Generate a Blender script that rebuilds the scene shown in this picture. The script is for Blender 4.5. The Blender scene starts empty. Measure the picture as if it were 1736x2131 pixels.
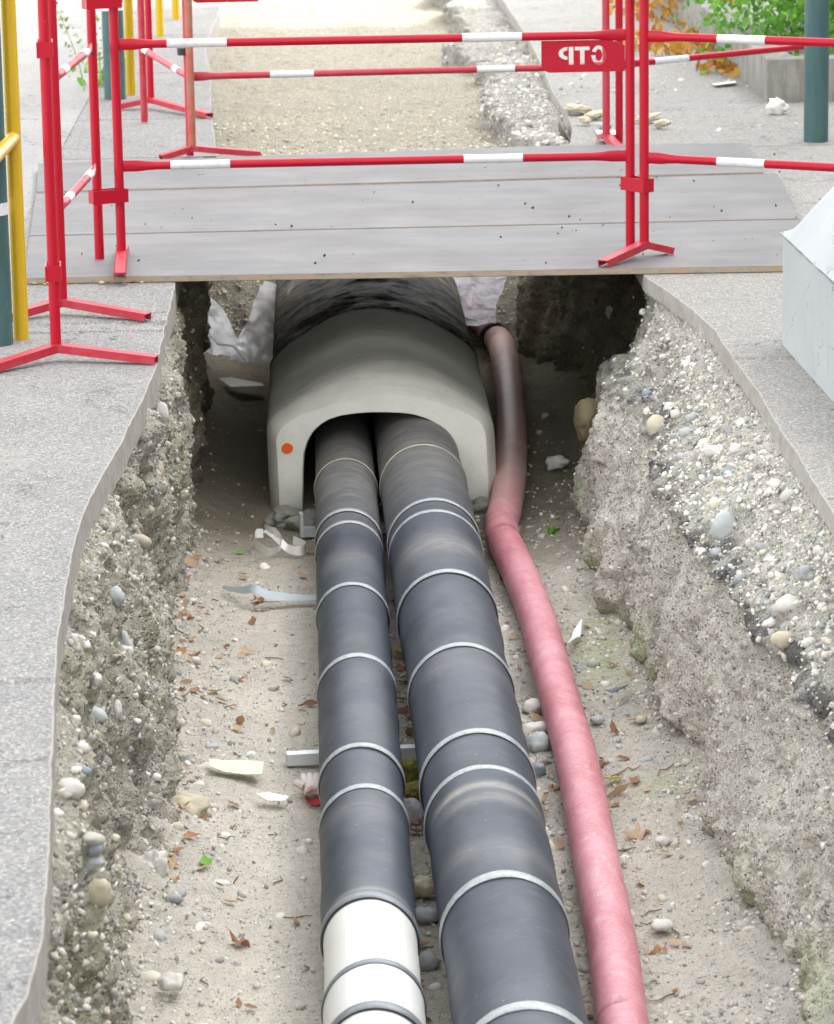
import bpy, bmesh, math, random
import numpy as np
from mathutils import Vector, Matrix
random.seed(7); rng = np.random.default_rng(7)
R = math.radians
sc = bpy.context.scene
col = sc.collection

# ------------------------------------------------------------------ camera
F = 7500.0; CW, CH = 1736.0, 2131.0
CAMZ = 1.67
cam_rot = Matrix.Rotation(-R(1.5), 3, 'Z') @ Matrix.Rotation(R(90 - 12.91), 3, 'X') @ Matrix.Rotation(-R(0.9), 3, 'Z')
cam = bpy.data.cameras.new('camera'); cam_o = bpy.data.objects.new('camera', cam); col.objects.link(cam_o)
cam_o.matrix_world = Matrix.Translation((0, 0, CAMZ)) @ cam_rot.to_4x4()
cam.sensor_fit = 'VERTICAL'; cam.sensor_height = 36; cam.lens = 36 * F / CH
cam.clip_start = 0.1; cam.clip_end = 500
cam.dof.use_dof = True; cam.dof.focus_distance = 8.6; cam.dof.aperture_fstop = cam.lens / 9.0
sc.camera = cam_o

def ray(px, py):
    return cam_rot @ Vector(((px - CW / 2) / F, -(py - CH / 2) / F, -1.0))
def P(px, py, z=0.0):           # surveyed point on the level z
    d = ray(px, py); t = (z - CAMZ) / d.z
    return Vector((d.x * t, d.y * t, z))
def PY(px, py, Y):              # surveyed point on the upright plane y = Y
    d = ray(px, py); t = Y / d.y
    return Vector((d.x * t, Y, CAMZ + d.z * t))

# ------------------------------------------------------------------ noise
def _h(i, j, k, s):
    n = (i.astype(np.int64) * 374761393 + j.astype(np.int64) * 668265263 + k.astype(np.int64) * 1440670441 + s * 974634777) & 0xffffffff
    n = ((n ^ (n >> 13)) * 1274126177) & 0xffffffff
    n = n ^ (n >> 16)
    return (n & 0xffff) / 65535.0
def vn(p, s=0):
    f = np.floor(p); d = p - f; d = d * d * (3 - 2 * d)
    i, j, k = f[:, 0], f[:, 1], f[:, 2]
    r = 0
    for a in (0, 1):
        for b in (0, 1):
            for c in (0, 1):
                w = (d[:, 0] if a else 1 - d[:, 0]) * (d[:, 1] if b else 1 - d[:, 1]) * (d[:, 2] if c else 1 - d[:, 2])
                r = r + w * _h(i + a, j + b, k + c, s)
    return r
def fbm(p, f, o=4, s=0):        # about -1..1
    p = np.asarray(p, float); r = 0; a = 1; t = 0
    fr = np.array(f, float)
    for q in range(o):
        r = r + a * (vn(p * fr, s + q * 17) * 2 - 1); t += a; a *= .5; fr = fr * 2.03
    return r / t * 1.6

# ------------------------------------------------------------------ mesh helpers
def mesh_np(name, V, Fc, m=None, smooth=True, parent=None, tint=None):
    me = bpy.data.meshes.new(name)
    V = np.asarray(V, np.float32); Fc = np.asarray(Fc, np.int32)
    me.vertices.add(len(V)); me.vertices.foreach_set('co', V.ravel())
    k = Fc.shape[1]
    me.loops.add(Fc.size); me.loops.foreach_set('vertex_index', Fc.ravel())
    me.polygons.add(len(Fc)); me.polygons.foreach_set('loop_start', np.arange(0, Fc.size, k, dtype=np.int32))
    me.polygons.foreach_set('loop_total', np.full(len(Fc), k, np.int32)) if False else None
    me.update(calc_edges=True)
    me.polygons.foreach_set('use_smooth', np.full(len(Fc), smooth, bool))
    if tint is not None:
        a = me.color_attributes.new('tint', 'FLOAT_COLOR', 'POINT')
        t4 = np.ones((len(V), 4), np.float32); t4[:, :3] = tint
        a.data.foreach_set('color', t4.ravel())
    o = bpy.data.objects.new(name, me); col.objects.link(o)
    if m: me.materials.append(m)
    if parent: o.parent = parent
    return o
def grid_faces(nu, nv):
    a = np.arange(nu * nv).reshape(nu, nv)
    return np.stack([a[:-1, :-1].ravel(), a[1:, :-1].ravel(), a[1:, 1:].ravel(), a[:-1, 1:].ravel()], 1)
def tag(o, label=None, cat=None, group=None, kind=None):
    if label: o['label'] = label
    if cat: o['category'] = cat
    if group: o['group'] = group
    if kind: o['kind'] = kind
    return o
def empty(name, loc, rz=0):
    o = bpy.data.objects.new(name, None); col.objects.link(o); o.location = loc; o.rotation_euler = (0, 0, rz)
    o.empty_display_size = .1
    return o
class MB:                       # collects shapes, builds ONE mesh
    def __init__(s): s.bm = bmesh.new()
    def box(s, c, d, M=None, bev=0):
        r = bmesh.ops.create_cube(s.bm, size=1)['verts']
        T = Matrix.Translation(c) @ (M.to_4x4() if M else Matrix.Identity(4)) @ Matrix.Diagonal((d[0], d[1], d[2], 1))
        bmesh.ops.transform(s.bm, matrix=T, verts=r)
        if bev:
            es = list({e for v in r for e in v.link_edges})
            bmesh.ops.bevel(s.bm, geom=es, offset=bev, segments=2, affect='EDGES', profile=.6)
        return s
    def tube(s, pts, rad, n=14, caps=True, flat=None):
        pts = [Vector(p) for p in pts]; N = len(pts)
        if not hasattr(rad, '__len__'): rad = [rad] * N
        rings = []; up = Vector((0, 0, 1))
        t0 = (pts[1] - pts[0]).normalized()
        if abs(t0.z) > .95: up = Vector((0, 1, 0))
        for i, p in enumerate(pts):
            t = (pts[min(i + 1, N - 1)] - pts[max(i - 1, 0)]).normalized()
            sx = t.cross(up).normalized(); sy = sx.cross(t).normalized()
            fx, fy = flat[i] if flat else (1, 1)
            rings.append([s.bm.verts.new(p + sx * math.cos(2 * math.pi * k / n) * rad[i] * fx + sy * math.sin(2 * math.pi * k / n) * rad[i] * fy) for k in range(n)])
        for a, b in zip(rings[:-1], rings[1:]):
            for k in range(n):
                s.bm.faces.new((a[k], a[(k + 1) % n], b[(k + 1) % n], b[k]))
        if caps:
            s.bm.faces.new(list(reversed(rings[0]))); s.bm.faces.new(rings[-1])
        return s
    def poly(s, pts):
        s.bm.faces.new([s.bm.verts.new(p) for p in pts]); return s
    def prism(s, pts, z0, z1):
        a = [s.bm.verts.new((p[0], p[1], z0)) for p in pts]; b = [s.bm.verts.new((p[0], p[1], z1)) for p in pts]
        s.bm.faces.new(list(reversed(a))); s.bm.faces.new(b)
        for i in range(len(pts)):
            j = (i + 1) % len(pts); s.bm.faces.new((a[i], a[j], b[j], b[i]))
        return s
    def build(s, name, m, parent=None, smooth=True, sharp=35, loc=None):
        bmesh.ops.recalc_face_normals(s.bm, faces=s.bm.faces[:])
        me = bpy.data.meshes.new(name); s.bm.to_mesh(me); s.bm.free()
        o = bpy.data.objects.new(name, me); col.objects.link(o)
        if m: me.materials.append(m)
        if smooth:
            me.polygons.foreach_set('use_smooth', np.ones(len(me.polygons), bool))
            me.set_sharp_from_angle(angle=R(sharp))
        if parent: o.parent = parent
        if loc: 
            me.transform(Matrix.Translation(-Vector(loc))); o.location = loc
        return o

# ------------------------------------------------------------------ materials
class NT:
    def __init__(s, name):
        s.m = bpy.data.materials.new(name); s.m.use_nodes = True; s.t = s.m.node_tree; s.n = s.t.nodes; s.l = s.t.links
        s.b = s.n['Principled BSDF']; s.out = s.n['Material Output']
        s.co = s.n.new('ShaderNodeTexCoord').outputs['Object']
    def N(s, k, **kw):
        n = s.n.new(k)
        for a, b in kw.items(): setattr(n, a, b)
        return n
    def set(s, inp, v):
        if hasattr(v, 'links') and hasattr(v, 'is_output'): s.l.new(v, inp)
        else: inp.default_value = v
    def mapv(s, scale, vec=None):
        m = s.N('ShaderNodeMapping'); s.l.new(vec or s.co, m.inputs['Vector'])
        m.inputs['Scale'].default_value = scale if hasattr(scale, '__len__') else (scale,) * 3
        return m.outputs['Vector']
    def noise(s, scale, detail=4, rough=.55, vec=None, dist=0):
        n = s.N('ShaderNodeTexNoise'); s.l.new(vec or s.co, n.inputs['Vector'])
        n.inputs['Scale'].default_value = scale; n.inputs['Detail'].default_value = detail; n.inputs['Roughness'].default_value = rough
        n.inputs['Distortion'].default_value = dist
        return n.outputs['Fac']
    def vor(s, scale, out='Distance', vec=None, feature='F1', rnd=1):
        n = s.N('ShaderNodeTexVoronoi', feature=feature); s.l.new(vec or s.co, n.inputs['Vector'])
        n.inputs['Scale'].default_value = scale; n.inputs['Randomness'].default_value = rnd
        return n.outputs[out]
    def ramp(s, fac, stops, interp='LINEAR'):
        n = s.N('ShaderNodeValToRGB'); s.set(n.inputs['Fac'], fac); cr = n.color_ramp; cr.interpolation = interp
        while len(cr.elements) > 1: cr.elements.remove(cr.elements[-1])
        for i, (p, c) in enumerate(stops):
            e = cr.elements[0] if i == 0 else cr.elements.new(p)
            e.position = p; e.color = (c, c, c, 1) if not hasattr(c, '__len__') else (*c, 1)
        return n.outputs['Color']
    def mix(s, fac, a, b, mode='MIX'):
        n = s.N('ShaderNodeMix', data_type='RGBA', blend_type=mode)
        s.set(n.inputs['Factor'], fac)
        for i, v in ((6, a), (7, b)):
            if hasattr(v, '__len__') and not hasattr(v, 'links'): v = (*v, 1) if len(v) == 3 else v
            s.set(n.inputs[i], v)
        return n.outputs[2]
    def math(s, op, a, b=0, clamp=False):
        n = s.N('ShaderNodeMath', operation=op); n.use_clamp = clamp
        s.set(n.inputs[0], a); s.set(n.inputs[1], b); return n.outputs[0]
    def bump(s, h, strength=.5, dist=.01, prev=None):
        n = s.N('ShaderNodeBump'); n.inputs['Strength'].default_value = strength; n.inputs['Distance'].default_value = dist
        s.l.new(h, n.inputs['Height'])
        if prev is not None: s.l.new(prev, n.inputs['Normal'])
        return n.outputs['Normal']
    def done(s, color=None, rough=None, normal=None, metal=None, spec=None, coat=None):
        b = s.b.inputs
        if color is not None:
            if hasattr(color, '__len__') and not hasattr(color, 'links'): color = (*color, 1)
            s.set(b['Base Color'], color)
        if rough is not None: s.set(b['Roughness'], rough)
        if normal is not None: s.l.new(normal, b['Normal'])
        if metal is not None: s.set(b['Metallic'], metal)
        if spec is not None: s.set(b['Specular IOR Level'], spec)
        if coat is not None: b['Coat Weight'].default_value = coat; b['Coat Roughness'].default_value = .15
        return s.m

STONES = [(0, (.62, .60, .55)), (.14, (.40, .39, .36)), (.28, (.74, .73, .69)), (.40, (.52, .47, .38)), (.50, (.22, .25, .28)),
          (.60, (.55, .53, .48)), (.70, (.66, .60, .48)), (.78, (.33, .35, .36)), (.86, (.82, .80, .76)), (.94, (.15, .17, .20))]
def soil(name, base, base2, cells=(150, 420), amt=.55, bump=.7, attr=True, dark=.68, stones=STONES, crack=.36):
    t = NT(name)
    wob = t.N('ShaderNodeVectorMath', operation='ADD'); t.l.new(t.co, wob.inputs[0])
    nz = t.N('ShaderNodeTexNoise'); t.l.new(t.co, nz.inputs['Vector']); nz.inputs['Scale'].default_value = 60
    scl = t.N('ShaderNodeVectorMath', operation='SCALE'); t.l.new(nz.outputs['Color'], scl.inputs[0]); scl.inputs['Scale'].default_value = .012
    t.l.new(scl.outputs[0], wob.inputs[1]); v = wob.outputs[0]
    big = t.noise(2.3, 5, .6); mid = t.noise(24, 5, .65)
    c = t.mix(t.ramp(big, [(.35, 0), (.65, 1)]), base, base2)
    c = t.mix(t.ramp(mid, [(.3, .9), (.52, .12), (.75, 0)]), c, tuple(x * dark for x in base2))
    h = t.math('MULTIPLY', mid, .6)
    for i, sc_ in enumerate(cells):
        d = t.vor(sc_, 'Distance', v); cl = t.vor(sc_, 'Color', v)
        sep = t.N('ShaderNodeSeparateColor'); t.l.new(cl, sep.inputs[0])
        msk = t.math('MULTIPLY', t.ramp(d, [(.28, 1), (.42, 0)]), t.ramp(sep.outputs[1], [(1 - amt - .02, 0), (1 - amt + .02, 1)]))
        c = t.mix(t.math('MULTIPLY', msk, .85), c, t.ramp(sep.outputs[0], stones, 'CONSTANT'))
        c = t.mix(t.math('MULTIPLY', t.ramp(d, [(.52, 0), (.72, 1)]), crack), c, tuple(x * .42 for x in base2))  # gaps between grains darkened as shade, in the colour only
        dome = t.math('MULTIPLY', t.math('SUBTRACT', .5, d, True), msk)
        h = t.math('ADD', h, t.math('MULTIPLY', dome, 2.2 if i == 0 else .9))
    fine = t.noise(500, 3, .7)
    c = t.mix(t.ramp(fine, [(.25, .5), (.45, 0)]), c, (.08, .075, .065))  # dark specks: shade of tiny pits painted into the soil colour
    h = t.math('ADD', h, t.math('MULTIPLY', fine, .35))
    if attr:
        a = t.N('ShaderNodeAttribute'); a.attribute_name = 'tint'
        c = t.mix(1.0, c, a.outputs['Color'], 'MULTIPLY')
    return t.done(c, .95, t.bump(h, bump, .016), spec=.2)
M = {}
M['wall'] = soil('trench_soil', (.68, .645, .56), (.60, .565, .475), (95, 210), .68, .9)
M['wall_left'] = soil('left_bank_soil', (.70, .665, .56), (.61, .575, .46), (80, 190), .68, .95)
M['floor'] = soil('trench_floor_soil', (.68, .635, .545), (.62, .575, .485), (115, 240), .42, .7, dark=.8, crack=.22)
M['fill'] = soil('sandy_gravel', (.45, .415, .335), (.39, .36, .285), (85, 200), .7, .8, attr=False, dark=.75,
                 stones=[(0, (.62, .57, .44)), (.3, (.5, .45, .33)), (.5, (.7, .66, .54)), (.7, (.42, .39, .31)), (.85, (.66, .6, .45))])
M['rubble'] = soil('broken_pavement', (.50, .475, .41), (.43, .41, .36), (45, 150), .6, .9, attr=False)

def asphalt(name, a, b, sp=.5, light=(.70, .69, .68), attr=True):
    t = NT(name)
    c_ = b
    c = t.mix(t.ramp(t.noise(1.7, 6, .6), [(.35, 0), (.65, 1)]), a, b)
    c = t.mix(t.ramp(t.noise(9, 4, .6), [(.3, .25), (.55, 0)]), c, tuple(x * .7 for x in b))
    c = t.mix(t.ramp(t.noise(70, 4, .8), [(.28, .75), (.44, 0)]), c, tuple(x * .42 for x in a))
    v2 = t.vor(105, 'Color'); s2 = t.N('ShaderNodeSeparateColor'); t.l.new(v2, s2.inputs[0])
    c = t.mix(t.math('MULTIPLY', t.ramp(s2.outputs[1], [(.80, 0), (.82, .75)]), t.ramp(t.vor(105), [(.30, 1), (.45, 0)])), c, light)
    cl = t.vor(230, 'Color'); sep = t.N('ShaderNodeSeparateColor'); t.l.new(cl, sep.inputs[0])
    c = t.mix(sp, c, t.ramp(sep.outputs[0], [(0, tuple(x * .45 for x in a)), (.3, a), (.55, tuple(x * 1.2 for x in a)), (.8, light), (.9, tuple(x * .8 for x in b))], 'CONSTANT'))
    c = t.mix(t.ramp(t.noise(160, 3, .7), [(.30, .8), (.42, 0)]), c, (.05, .05, .05))
    c = t.mix(t.ramp(t.noise(26, 5, .75), [(.62, 0), (.76, .45)]), c, light)
    ck = t.ramp(t.math('ABSOLUTE', t.math('SUBTRACT', t.noise(1.15, 7, .62), .47)), [(0, 1), (.0022, 0)])
    ck = t.math('MULTIPLY', ck, t.ramp(t.noise(1.9), [(.48, 0), (.52, 1)]))
    c = t.mix(t.math('MULTIPLY', ck, .75), c, (.05, .048, .045))
    c = t.mix(t.ramp(t.noise(3.1, 6, .75), [(.55, 0), (.78, .45)]), c, (.40, .375, .33) if sp > .3 else c_)
    h = t.math('SUBTRACT', t.math('ADD', t.math('MULTIPLY', t.vor(230), .8), t.noise(160, 3, .7)), ck)
    return t.done(c, .9, t.bump(h, .6, .004), spec=.25)
M['slab'] = asphalt('weathered_asphalt', (.225, .220, .214), (.285, .278, .264), light=(.50, .49, .465))
M['road'] = asphalt('smooth_pavement', (.29, .285, .275), (.34, .335, .32), .25, light=(.42, .41, .4))
M['slab_right'] = asphalt('pale_asphalt', (.285, .275, .257), (.345, .333, .305), light=(.56, .545, .51))
t = NT('slab_side'); M['slab_side'] = t.done(t.mix(t.ramp(t.noise(20, 6, .75, t.mapv((1, 1, 1))), [(.35, 0), (.7, 1)]), (.38, .36, .325), (.26, .245, .22)), .9, t.bump(t.noise(90, 4, .7), .5, .004), spec=.2)
t = NT('far_ground'); M['ground'] = t.done(t.mix(t.noise(3, 6), (.42, .41, .38), (.5, .48, .44)), .95)

t = NT('steel_plate')
st = t.noise(1.0, 6, .7, t.mapv((1.3, 9, 1)))
c = t.mix(t.ramp(st, [(.32, 0), (.68, 1)]), (.122, .119, .118), (.165, .161, .159))
c = t.mix(t.ramp(t.noise(1.0, 7, .75, t.mapv((5, 70, 1))), [(.60, 0), (.76, .5)]), c, (.30, .29, .275))
c = t.mix(t.ramp(t.noise(1.1, 4, .6), [(.45, 0), (.7, .3)]), c, (.17, .135, .12))
c = t.mix(t.ramp(t.noise(34, 6, .8), [(.66, 0), (.74, .7)]), c, (.36, .34, .30))
M['plate'] = t.done(c, t.ramp(t.noise(3, 5), [(.3, .55), (.7, .75)]), t.bump(t.noise(40, 5, .7, t.mapv((1, 6, 1))), .15, .003), metal=.15, spec=.4)
t = NT('rusty_edge')
M['plate_edge'] = t.done(t.ramp(t.noise(16, 6, .7, t.mapv((1, 1, 3))), [(.3, (.20, .15, .11)), (.5, (.34, .29, .22)), (.66, (.40, .24, .12)), (.8, (.5, .47, .4))]), .85, t.bump(t.noise(80, 4), .4, .002))
t = NT('red_enamel')
chip = t.ramp(t.noise(42, 6, .8), [(.66, 0), (.69, 1)])
dirt = t.ramp(t.noise(7, 5, .7, t.mapv((1, 1, .4))), [(.42, 0), (.75, .45)])
c = t.mix(dirt, (.42, .0004, .016), (.36, .010, .030)); c = t.mix(t.math('MULTIPLY', chip, .5), c, (.35, .15, .12))
M['red'] = t.done(c, t.ramp(t.noise(12, 4), [(.3, .28), (.7, .5)]), t.bump(t.noise(60, 4), .08, .002), spec=.3, coat=.06)
t = NT('faded_red')
c = t.mix(t.ramp(t.noise(18, 6, .75), [(.35, 0), (.7, 1)]), (.42, .003, .022), (.42, .05, .065))
M['red_old'] = t.done(c, .5, t.bump(t.noise(70, 4), .15, .002))
t = NT('rusty_red')
M['red_rust'] = t.done(t.mix(t.ramp(t.noise(14, 5, .7), [(.4, 0), (.6, 1)]), (.45, .08, .06), (.33, .17, .11)), .75)
t = NT('white_reflective')
M['white'] = t.done(t.mix(t.ramp(t.noise(30, 5, .75), [(.52, 0), (.72, .6)]), (.66, .67, .68), (.42, .40, .37)), .35)
t = NT('yellow_enamel')
M['yellow'] = t.done(t.mix(t.ramp(t.noise(40, 6, .8), [(.68, 0), (.74, .8)]), t.mix(t.noise(3, 4), (.56, .34, .002), (.62, .40, .005)), (.25, .13, .04)), .35, t.bump(t.noise(25, 4), .05, .002), coat=.3)
t = NT('green_enamel')
c = t.mix(t.ramp(t.noise(5, 6, .7, t.mapv((3, 3, .6))), [(.4, 0), (.7, 1)]), (.030, .085, .085), (.060, .125, .120))
c = t.mix(t.ramp(t.noise(50, 5, .8, t.mapv((1, 1, .25))), [(.68, 0), (.74, .7)]), c, (.35, .42, .42))
M['green'] = t.done(c, .5, t.bump(t.noise(30, 4), .1, .002))
t = NT('black_rubber'); M['black'] = t.done((.02, .02, .022), .6)

t = NT('pipe_jacket')
c = t.mix(t.ramp(t.noise(4, 5, .6), [(.35, 0), (.65, 1)]), (.032, .041, .056), (.048, .058, .074))
c = t.mix(t.ramp(t.noise(9, 6, .75, t.mapv((1.2, 1.6, 1.2)), 1.8), [(.56, 0), (.78, .35)]), c, (.17, .175, .18))
c = t.mix(t.ramp(t.noise(60, 5, .85, t.mapv((.5, 2.5, 1))), [(.64, 0), (.74, .7)]), c, (.30, .285, .26))
c = t.mix(t.ramp(t.vor(26), [(.035, .8), (.05, 0)]), c, (.40, .37, .30))
a = t.N('ShaderNodeAttribute'); a.attribute_name = 'tint'
sepx = t.N('ShaderNodeSeparateColor'); t.l.new(a.outputs['Color'], sepx.inputs[0])
dm = t.math('MULTIPLY', sepx.outputs[0], t.ramp(t.noise(14, 6, .8, t.mapv((.5, 2.2, .5)), 1.0), [(.36, .25), (.66, 1)]))
c = t.mix(dm, c, (.30, .285, .26))
wv = t.noise(1, 3, .7, t.mapv((60, 420, 60)))
M['pipe'] = t.done(c, t.ramp(t.noise(5, 5), [(.3, .42), (.7, .6)]), t.bump(wv, .22, .0015, t.bump(t.noise(9, 4, .6), .25, .006)), spec=.38)
t = NT('cream_jacket')
c = t.mix(t.ramp(t.noise(5, 6, .7, t.mapv((.5, 2, 1)), 1), [(.5, 0), (.8, .5)]), (.66, .665, .63), (.52, .50, .44))
c = t.mix(t.ramp(t.noise(60, 4, .8), [(.70, 0), (.76, .7)]), c, (.35, .31, .26))
M['cream'] = t.done(c, .42, t.bump(t.noise(12, 4), .12, .004), spec=.5)
t = NT('grey_tape')
c = t.mix(t.ramp(t.noise(90, 4, .8), [(.35, 0), (.65, 1)]), (.28, .295, .30), (.46, .475, .48))
M['tape'] = t.done(c, .45, t.bump(t.noise(1, 3, .7, t.mapv((300, 300, 60))), .4, .002), metal=.3)
t = NT('grey_tape_dark'); M['tape_dark'] = t.done(t.mix(t.noise(90, 4), (.16, .175, .19), (.26, .28, .30)), .45, metal=.3)
t = NT('red_hose')
lo = t.noise(4.5, 5, .7, t.mapv((1.5, 1, 1.5)), .6)
c = t.mix(t.ramp(lo, [(.36, 0), (.60, 1)]), (.34, .012, .048), (.50, .15, .20))
scr = t.noise(1, 6, .85, t.mapv((60, 240, 60)), 3.5)
c = t.mix(t.ramp(scr, [(.47, 0), (.60, .62)]), c, (.64, .38, .39))
scr2 = t.noise(1, 6, .85, t.mapv((160, 500, 160)), 3)
c = t.mix(t.ramp(scr2, [(.50, 0), (.60, .6)]), c, (.72, .58, .55))
c = t.mix(t.ramp(t.noise(22, 6, .8, t.mapv((1, .35, 1)), 1.5), [(.54, 0), (.70, .6)]), c, (.58, .44, .41))
a = t.N('ShaderNodeAttribute'); a.attribute_name = 'tint'; sepx = t.N('ShaderNodeSeparateColor'); t.l.new(a.outputs['Color'], sepx.inputs[0])
c = t.mix(t.math('MULTIPLY', sepx.outputs[0], t.ramp(t.noise(10, 5, .7), [(.3, .55), (.6, 1)])), c, (.74, .50, .43))
M['hose'] = t.done(c, .5, t.bump(t.noise(1, 4, .7, t.mapv((30, 160, 30))), .25, .003), spec=.5)
t = NT('precast_concrete')
c = t.mix(t.ramp(t.noise(5, 6, .65), [(.35, 0), (.7, 1)]), (.88, .865, .78), (.77, .75, .66))
c = t.mix(t.ramp(t.vor(70), [(.06, .8), (.10, 0)]), c, (.25, .25, .23))
c = t.mix(t.ramp(t.noise(1, 5, .7, t.mapv((4, 30, 4)), .5), [(.5, 0), (.75, .4)]), c, (.40, .39, .34))
a = t.N('ShaderNodeAttribute'); a.attribute_name = 'tint'
M['concrete'] = t.done(t.mix(1., c, a.outputs['Color'], 'MULTIPLY'), .85, t.bump(t.math('ADD', t.noise(30, 6, .7), t.ramp(t.vor(70), [(.06, 0), (.12, 1)])), .25, .003), spec=.3)
t = NT('dirty_bitumen')
c = t.mix(t.ramp(t.noise(9, 6, .7, t.mapv((1.0, 1.5, 1)), 1.2), [(.44, 0), (.60, 1)]), (.035, .035, .032), (.30, .27, .18))
c = t.mix(t.ramp(t.noise(40, 5, .8), [(.55, 0), (.7, .7)]), c, (.36, .32, .22))
M['bitumen'] = t.done(c, .7, t.bump(t.noise(25, 6, .7, t.mapv((1, 2, 1))), .7, .012))
t = NT('orange_spray'); M['orange'] = t.done((.95, .12, .006), .7)
t = NT('pale_block_paint')
c = t.mix(t.ramp(t.noise(3, 6, .6), [(.35, 0), (.7, 1)]), (.355, .375, .378), (.41, .43, .43))
c = t.mix(t.ramp(t.noise(10, 6, .75, t.mapv((5, 5, .5))), [(.62, 0), (.74, .6)]), c, (.34, .37, .38))
crk = t.ramp(t.math('ABSOLUTE', t.math('SUBTRACT', t.noise(2.1, 5, .55, t.mapv((1, 1, 1.8))), .53)), [(.0, 1), (.0035, 0)])
c = t.mix(t.math('MULTIPLY', crk, t.ramp(t.noise(3.3), [(.48, 0), (.56, .8)])), c, (.15, .16, .16))
c = t.mix(t.ramp(t.vor(38), [(.05, .8), (.085, 0)]), c, (.18, .19, .19))
M['block'] = t.done(c, .8, t.bump(t.math('SUBTRACT', t.noise(18, 6, .7), crk), .35, .006))
t = NT('old_wall_concrete')
c = t.mix(t.ramp(t.noise(4, 6, .7), [(.35, 0), (.7, 1)]), (.20, .195, .175), (.31, .30, .27))
c = t.mix(t.ramp(t.noise(6, 5, .7, t.mapv((3, 3, .4))), [(.45, 0), (.7, .7)]), c, (.09, .09, .07))
M['oldwall'] = t.done(c, .9, t.bump(t.noise(40, 5, .7), .5, .006))
t = NT('mortar'); M['mortar'] = t.done(t.mix(t.noise(30, 5, .7), (.20, .21, .18), (.33, .33, .29)), .95, t.bump(t.noise(60, 5, .75), .8, .01))
t = NT('aluminium'); M['alu'] = t.done(t.mix(t.noise(20, 4), (.62, .64, .66), (.74, .76, .78)), .4, metal=.35)
t = NT('white_paper'); M['paper'] = t.done(t.mix(t.ramp(t.noise(14, 5), [(.5, 0), (.8, .5)]), (.78, .77, .72), (.6, .56, .48)), .6)
t = NT('yellow_paper'); M['ypaper'] = t.done(t.mix(t.noise(14, 5), (.68, .64, .42), (.78, .74, .55)), .7)
t = NT('grey_strip'); M['gstrip'] = t.done(t.mix(t.noise(8, 4), (.20, .23, .25), (.42, .47, .48)), .4)
t = NT('dark_chip'); M['shard'] = t.done((.035, .06, .10), .4)
t = NT('glove_pink'); M['glove'] = t.done(t.mix(t.ramp(t.noise(18, 4), [(.4, 0), (.6, 1)]), (.62, .50, .48), (.70, .66, .62)), .7, t.bump(t.noise(40, 4), .4, .004))
t = NT('glove_cuff'); M['cuff'] = t.done((.65, .10, .10), .6)
t = NT('moss'); M['moss'] = t.done(t.mix(t.noise(30, 5), (.17, .16, .03), (.36, .32, .08)), .9, t.bump(t.noise(60, 4), .8, .01))

def leafm(name, a, b, trans=.25):
    t = NT(name)
    oi = t.N('ShaderNodeObjectInfo'); g = t.N('ShaderNodeNewGeometry')
    r = t.math('FRACT', t.math('ADD', oi.outputs['Random'], g.outputs['Random Per Island']))
    c = t.mix(r, a, b); c = t.mix(t.ramp(t.noise(80, 4), [(.5, 0), (.8, .5)]), c, tuple(x * .5 for x in a))
    t.b.inputs['Transmission Weight'].default_value = 0
    m = t.done(c, .6, spec=.3)
    tr = t.N('ShaderNodeBsdfTranslucent'); t.l.new(c, tr.inputs['Color'])
    mx = t.N('ShaderNodeMixShader'); mx.inputs[0].default_value = trans
    t.l.new(t.b.outputs[0], mx.inputs[1]); t.l.new(tr.outputs[0], mx.inputs[2]); t.l.new(mx.outputs[0], t.out.inputs['Surface'])
    return m
M['leaf_brown'] = leafm('leaf_brown', (.27, .13, .07), (.42, .25, .14))
M['leaf_tan'] = leafm('leaf_tan', (.48, .33, .20), (.58, .42, .28))
M['leaf_orange'] = leafm('leaf_orange', (.40, .18, .08), (.46, .27, .14))
M['leaf_yellow'] = leafm('leaf_yellow', (.72, .52, .05), (.78, .60, .10))
M['leaf_green'] = leafm('leaf_green', (.10, .32, .03), (.22, .48, .06))
M['hedge'] = leafm('hedge_leaf', (.07, .22, .03), (.19, .42, .05), .35)
M['ivy'] = leafm('dry_ivy', (.38, .16, .03), (.55, .30, .06), .3)
t = NT('stem'); M['stem'] = t.done((.16, .12, .06), .8)
t = NT('weed'); M['weed'] = t.done(t.mix(t.noise(20), (.20, .28, .10), (.32, .38, .18)), .7)

t = NT('pebbles')
g = t.N('ShaderNodeNewGeometry')
c = t.ramp(g.outputs['Random Per Island'], STONES, 'CONSTANT')
c = t.mix(t.ramp(t.noise(60, 5, .7), [(.35, .08), (.72, .6)]), c, (.56, .52, .43))
M['pebble'] = t.done(c, .75, t.bump(t.noise(160, 4), .25, .002), spec=.35)
t = NT('sandy_pebbles')
g = t.N('ShaderNodeNewGeometry')
c = t.ramp(g.outputs['Random Per Island'], [(0, (.60, .54, .40)), (.3, (.46, .42, .33)), (.5, (.70, .66, .55)), (.7, (.55, .50, .38)), (.88, (.38, .37, .33))], 'CONSTANT')
M['pebble_sand'] = t.done(c, .85)
def stone_mat(name, a, b):
    t = NT(name)
    return t.done(t.mix(t.ramp(t.noise(22, 6, .7, None, .8), [(.35, 0), (.65, 1)]), a, b), .75, t.bump(t.noise(60, 5, .7), .4, .004), spec=.35)
M['st_white'] = stone_mat('stone_white', (.66, .65, .61), (.50, .48, .43))
M['st_grey'] = stone_mat('stone_grey', (.36, .39, .39), (.46, .47, .45))
M['st_blue'] = stone_mat('stone_blue', (.20, .24, .28), (.29, .32, .35))
M['st_tan'] = stone_mat('stone_tan', (.55, .50, .38), (.44, .39, .28))
M['st_ochre'] = stone_mat('stone_ochre', (.15, .12, .065), (.10, .085, .045))
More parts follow.
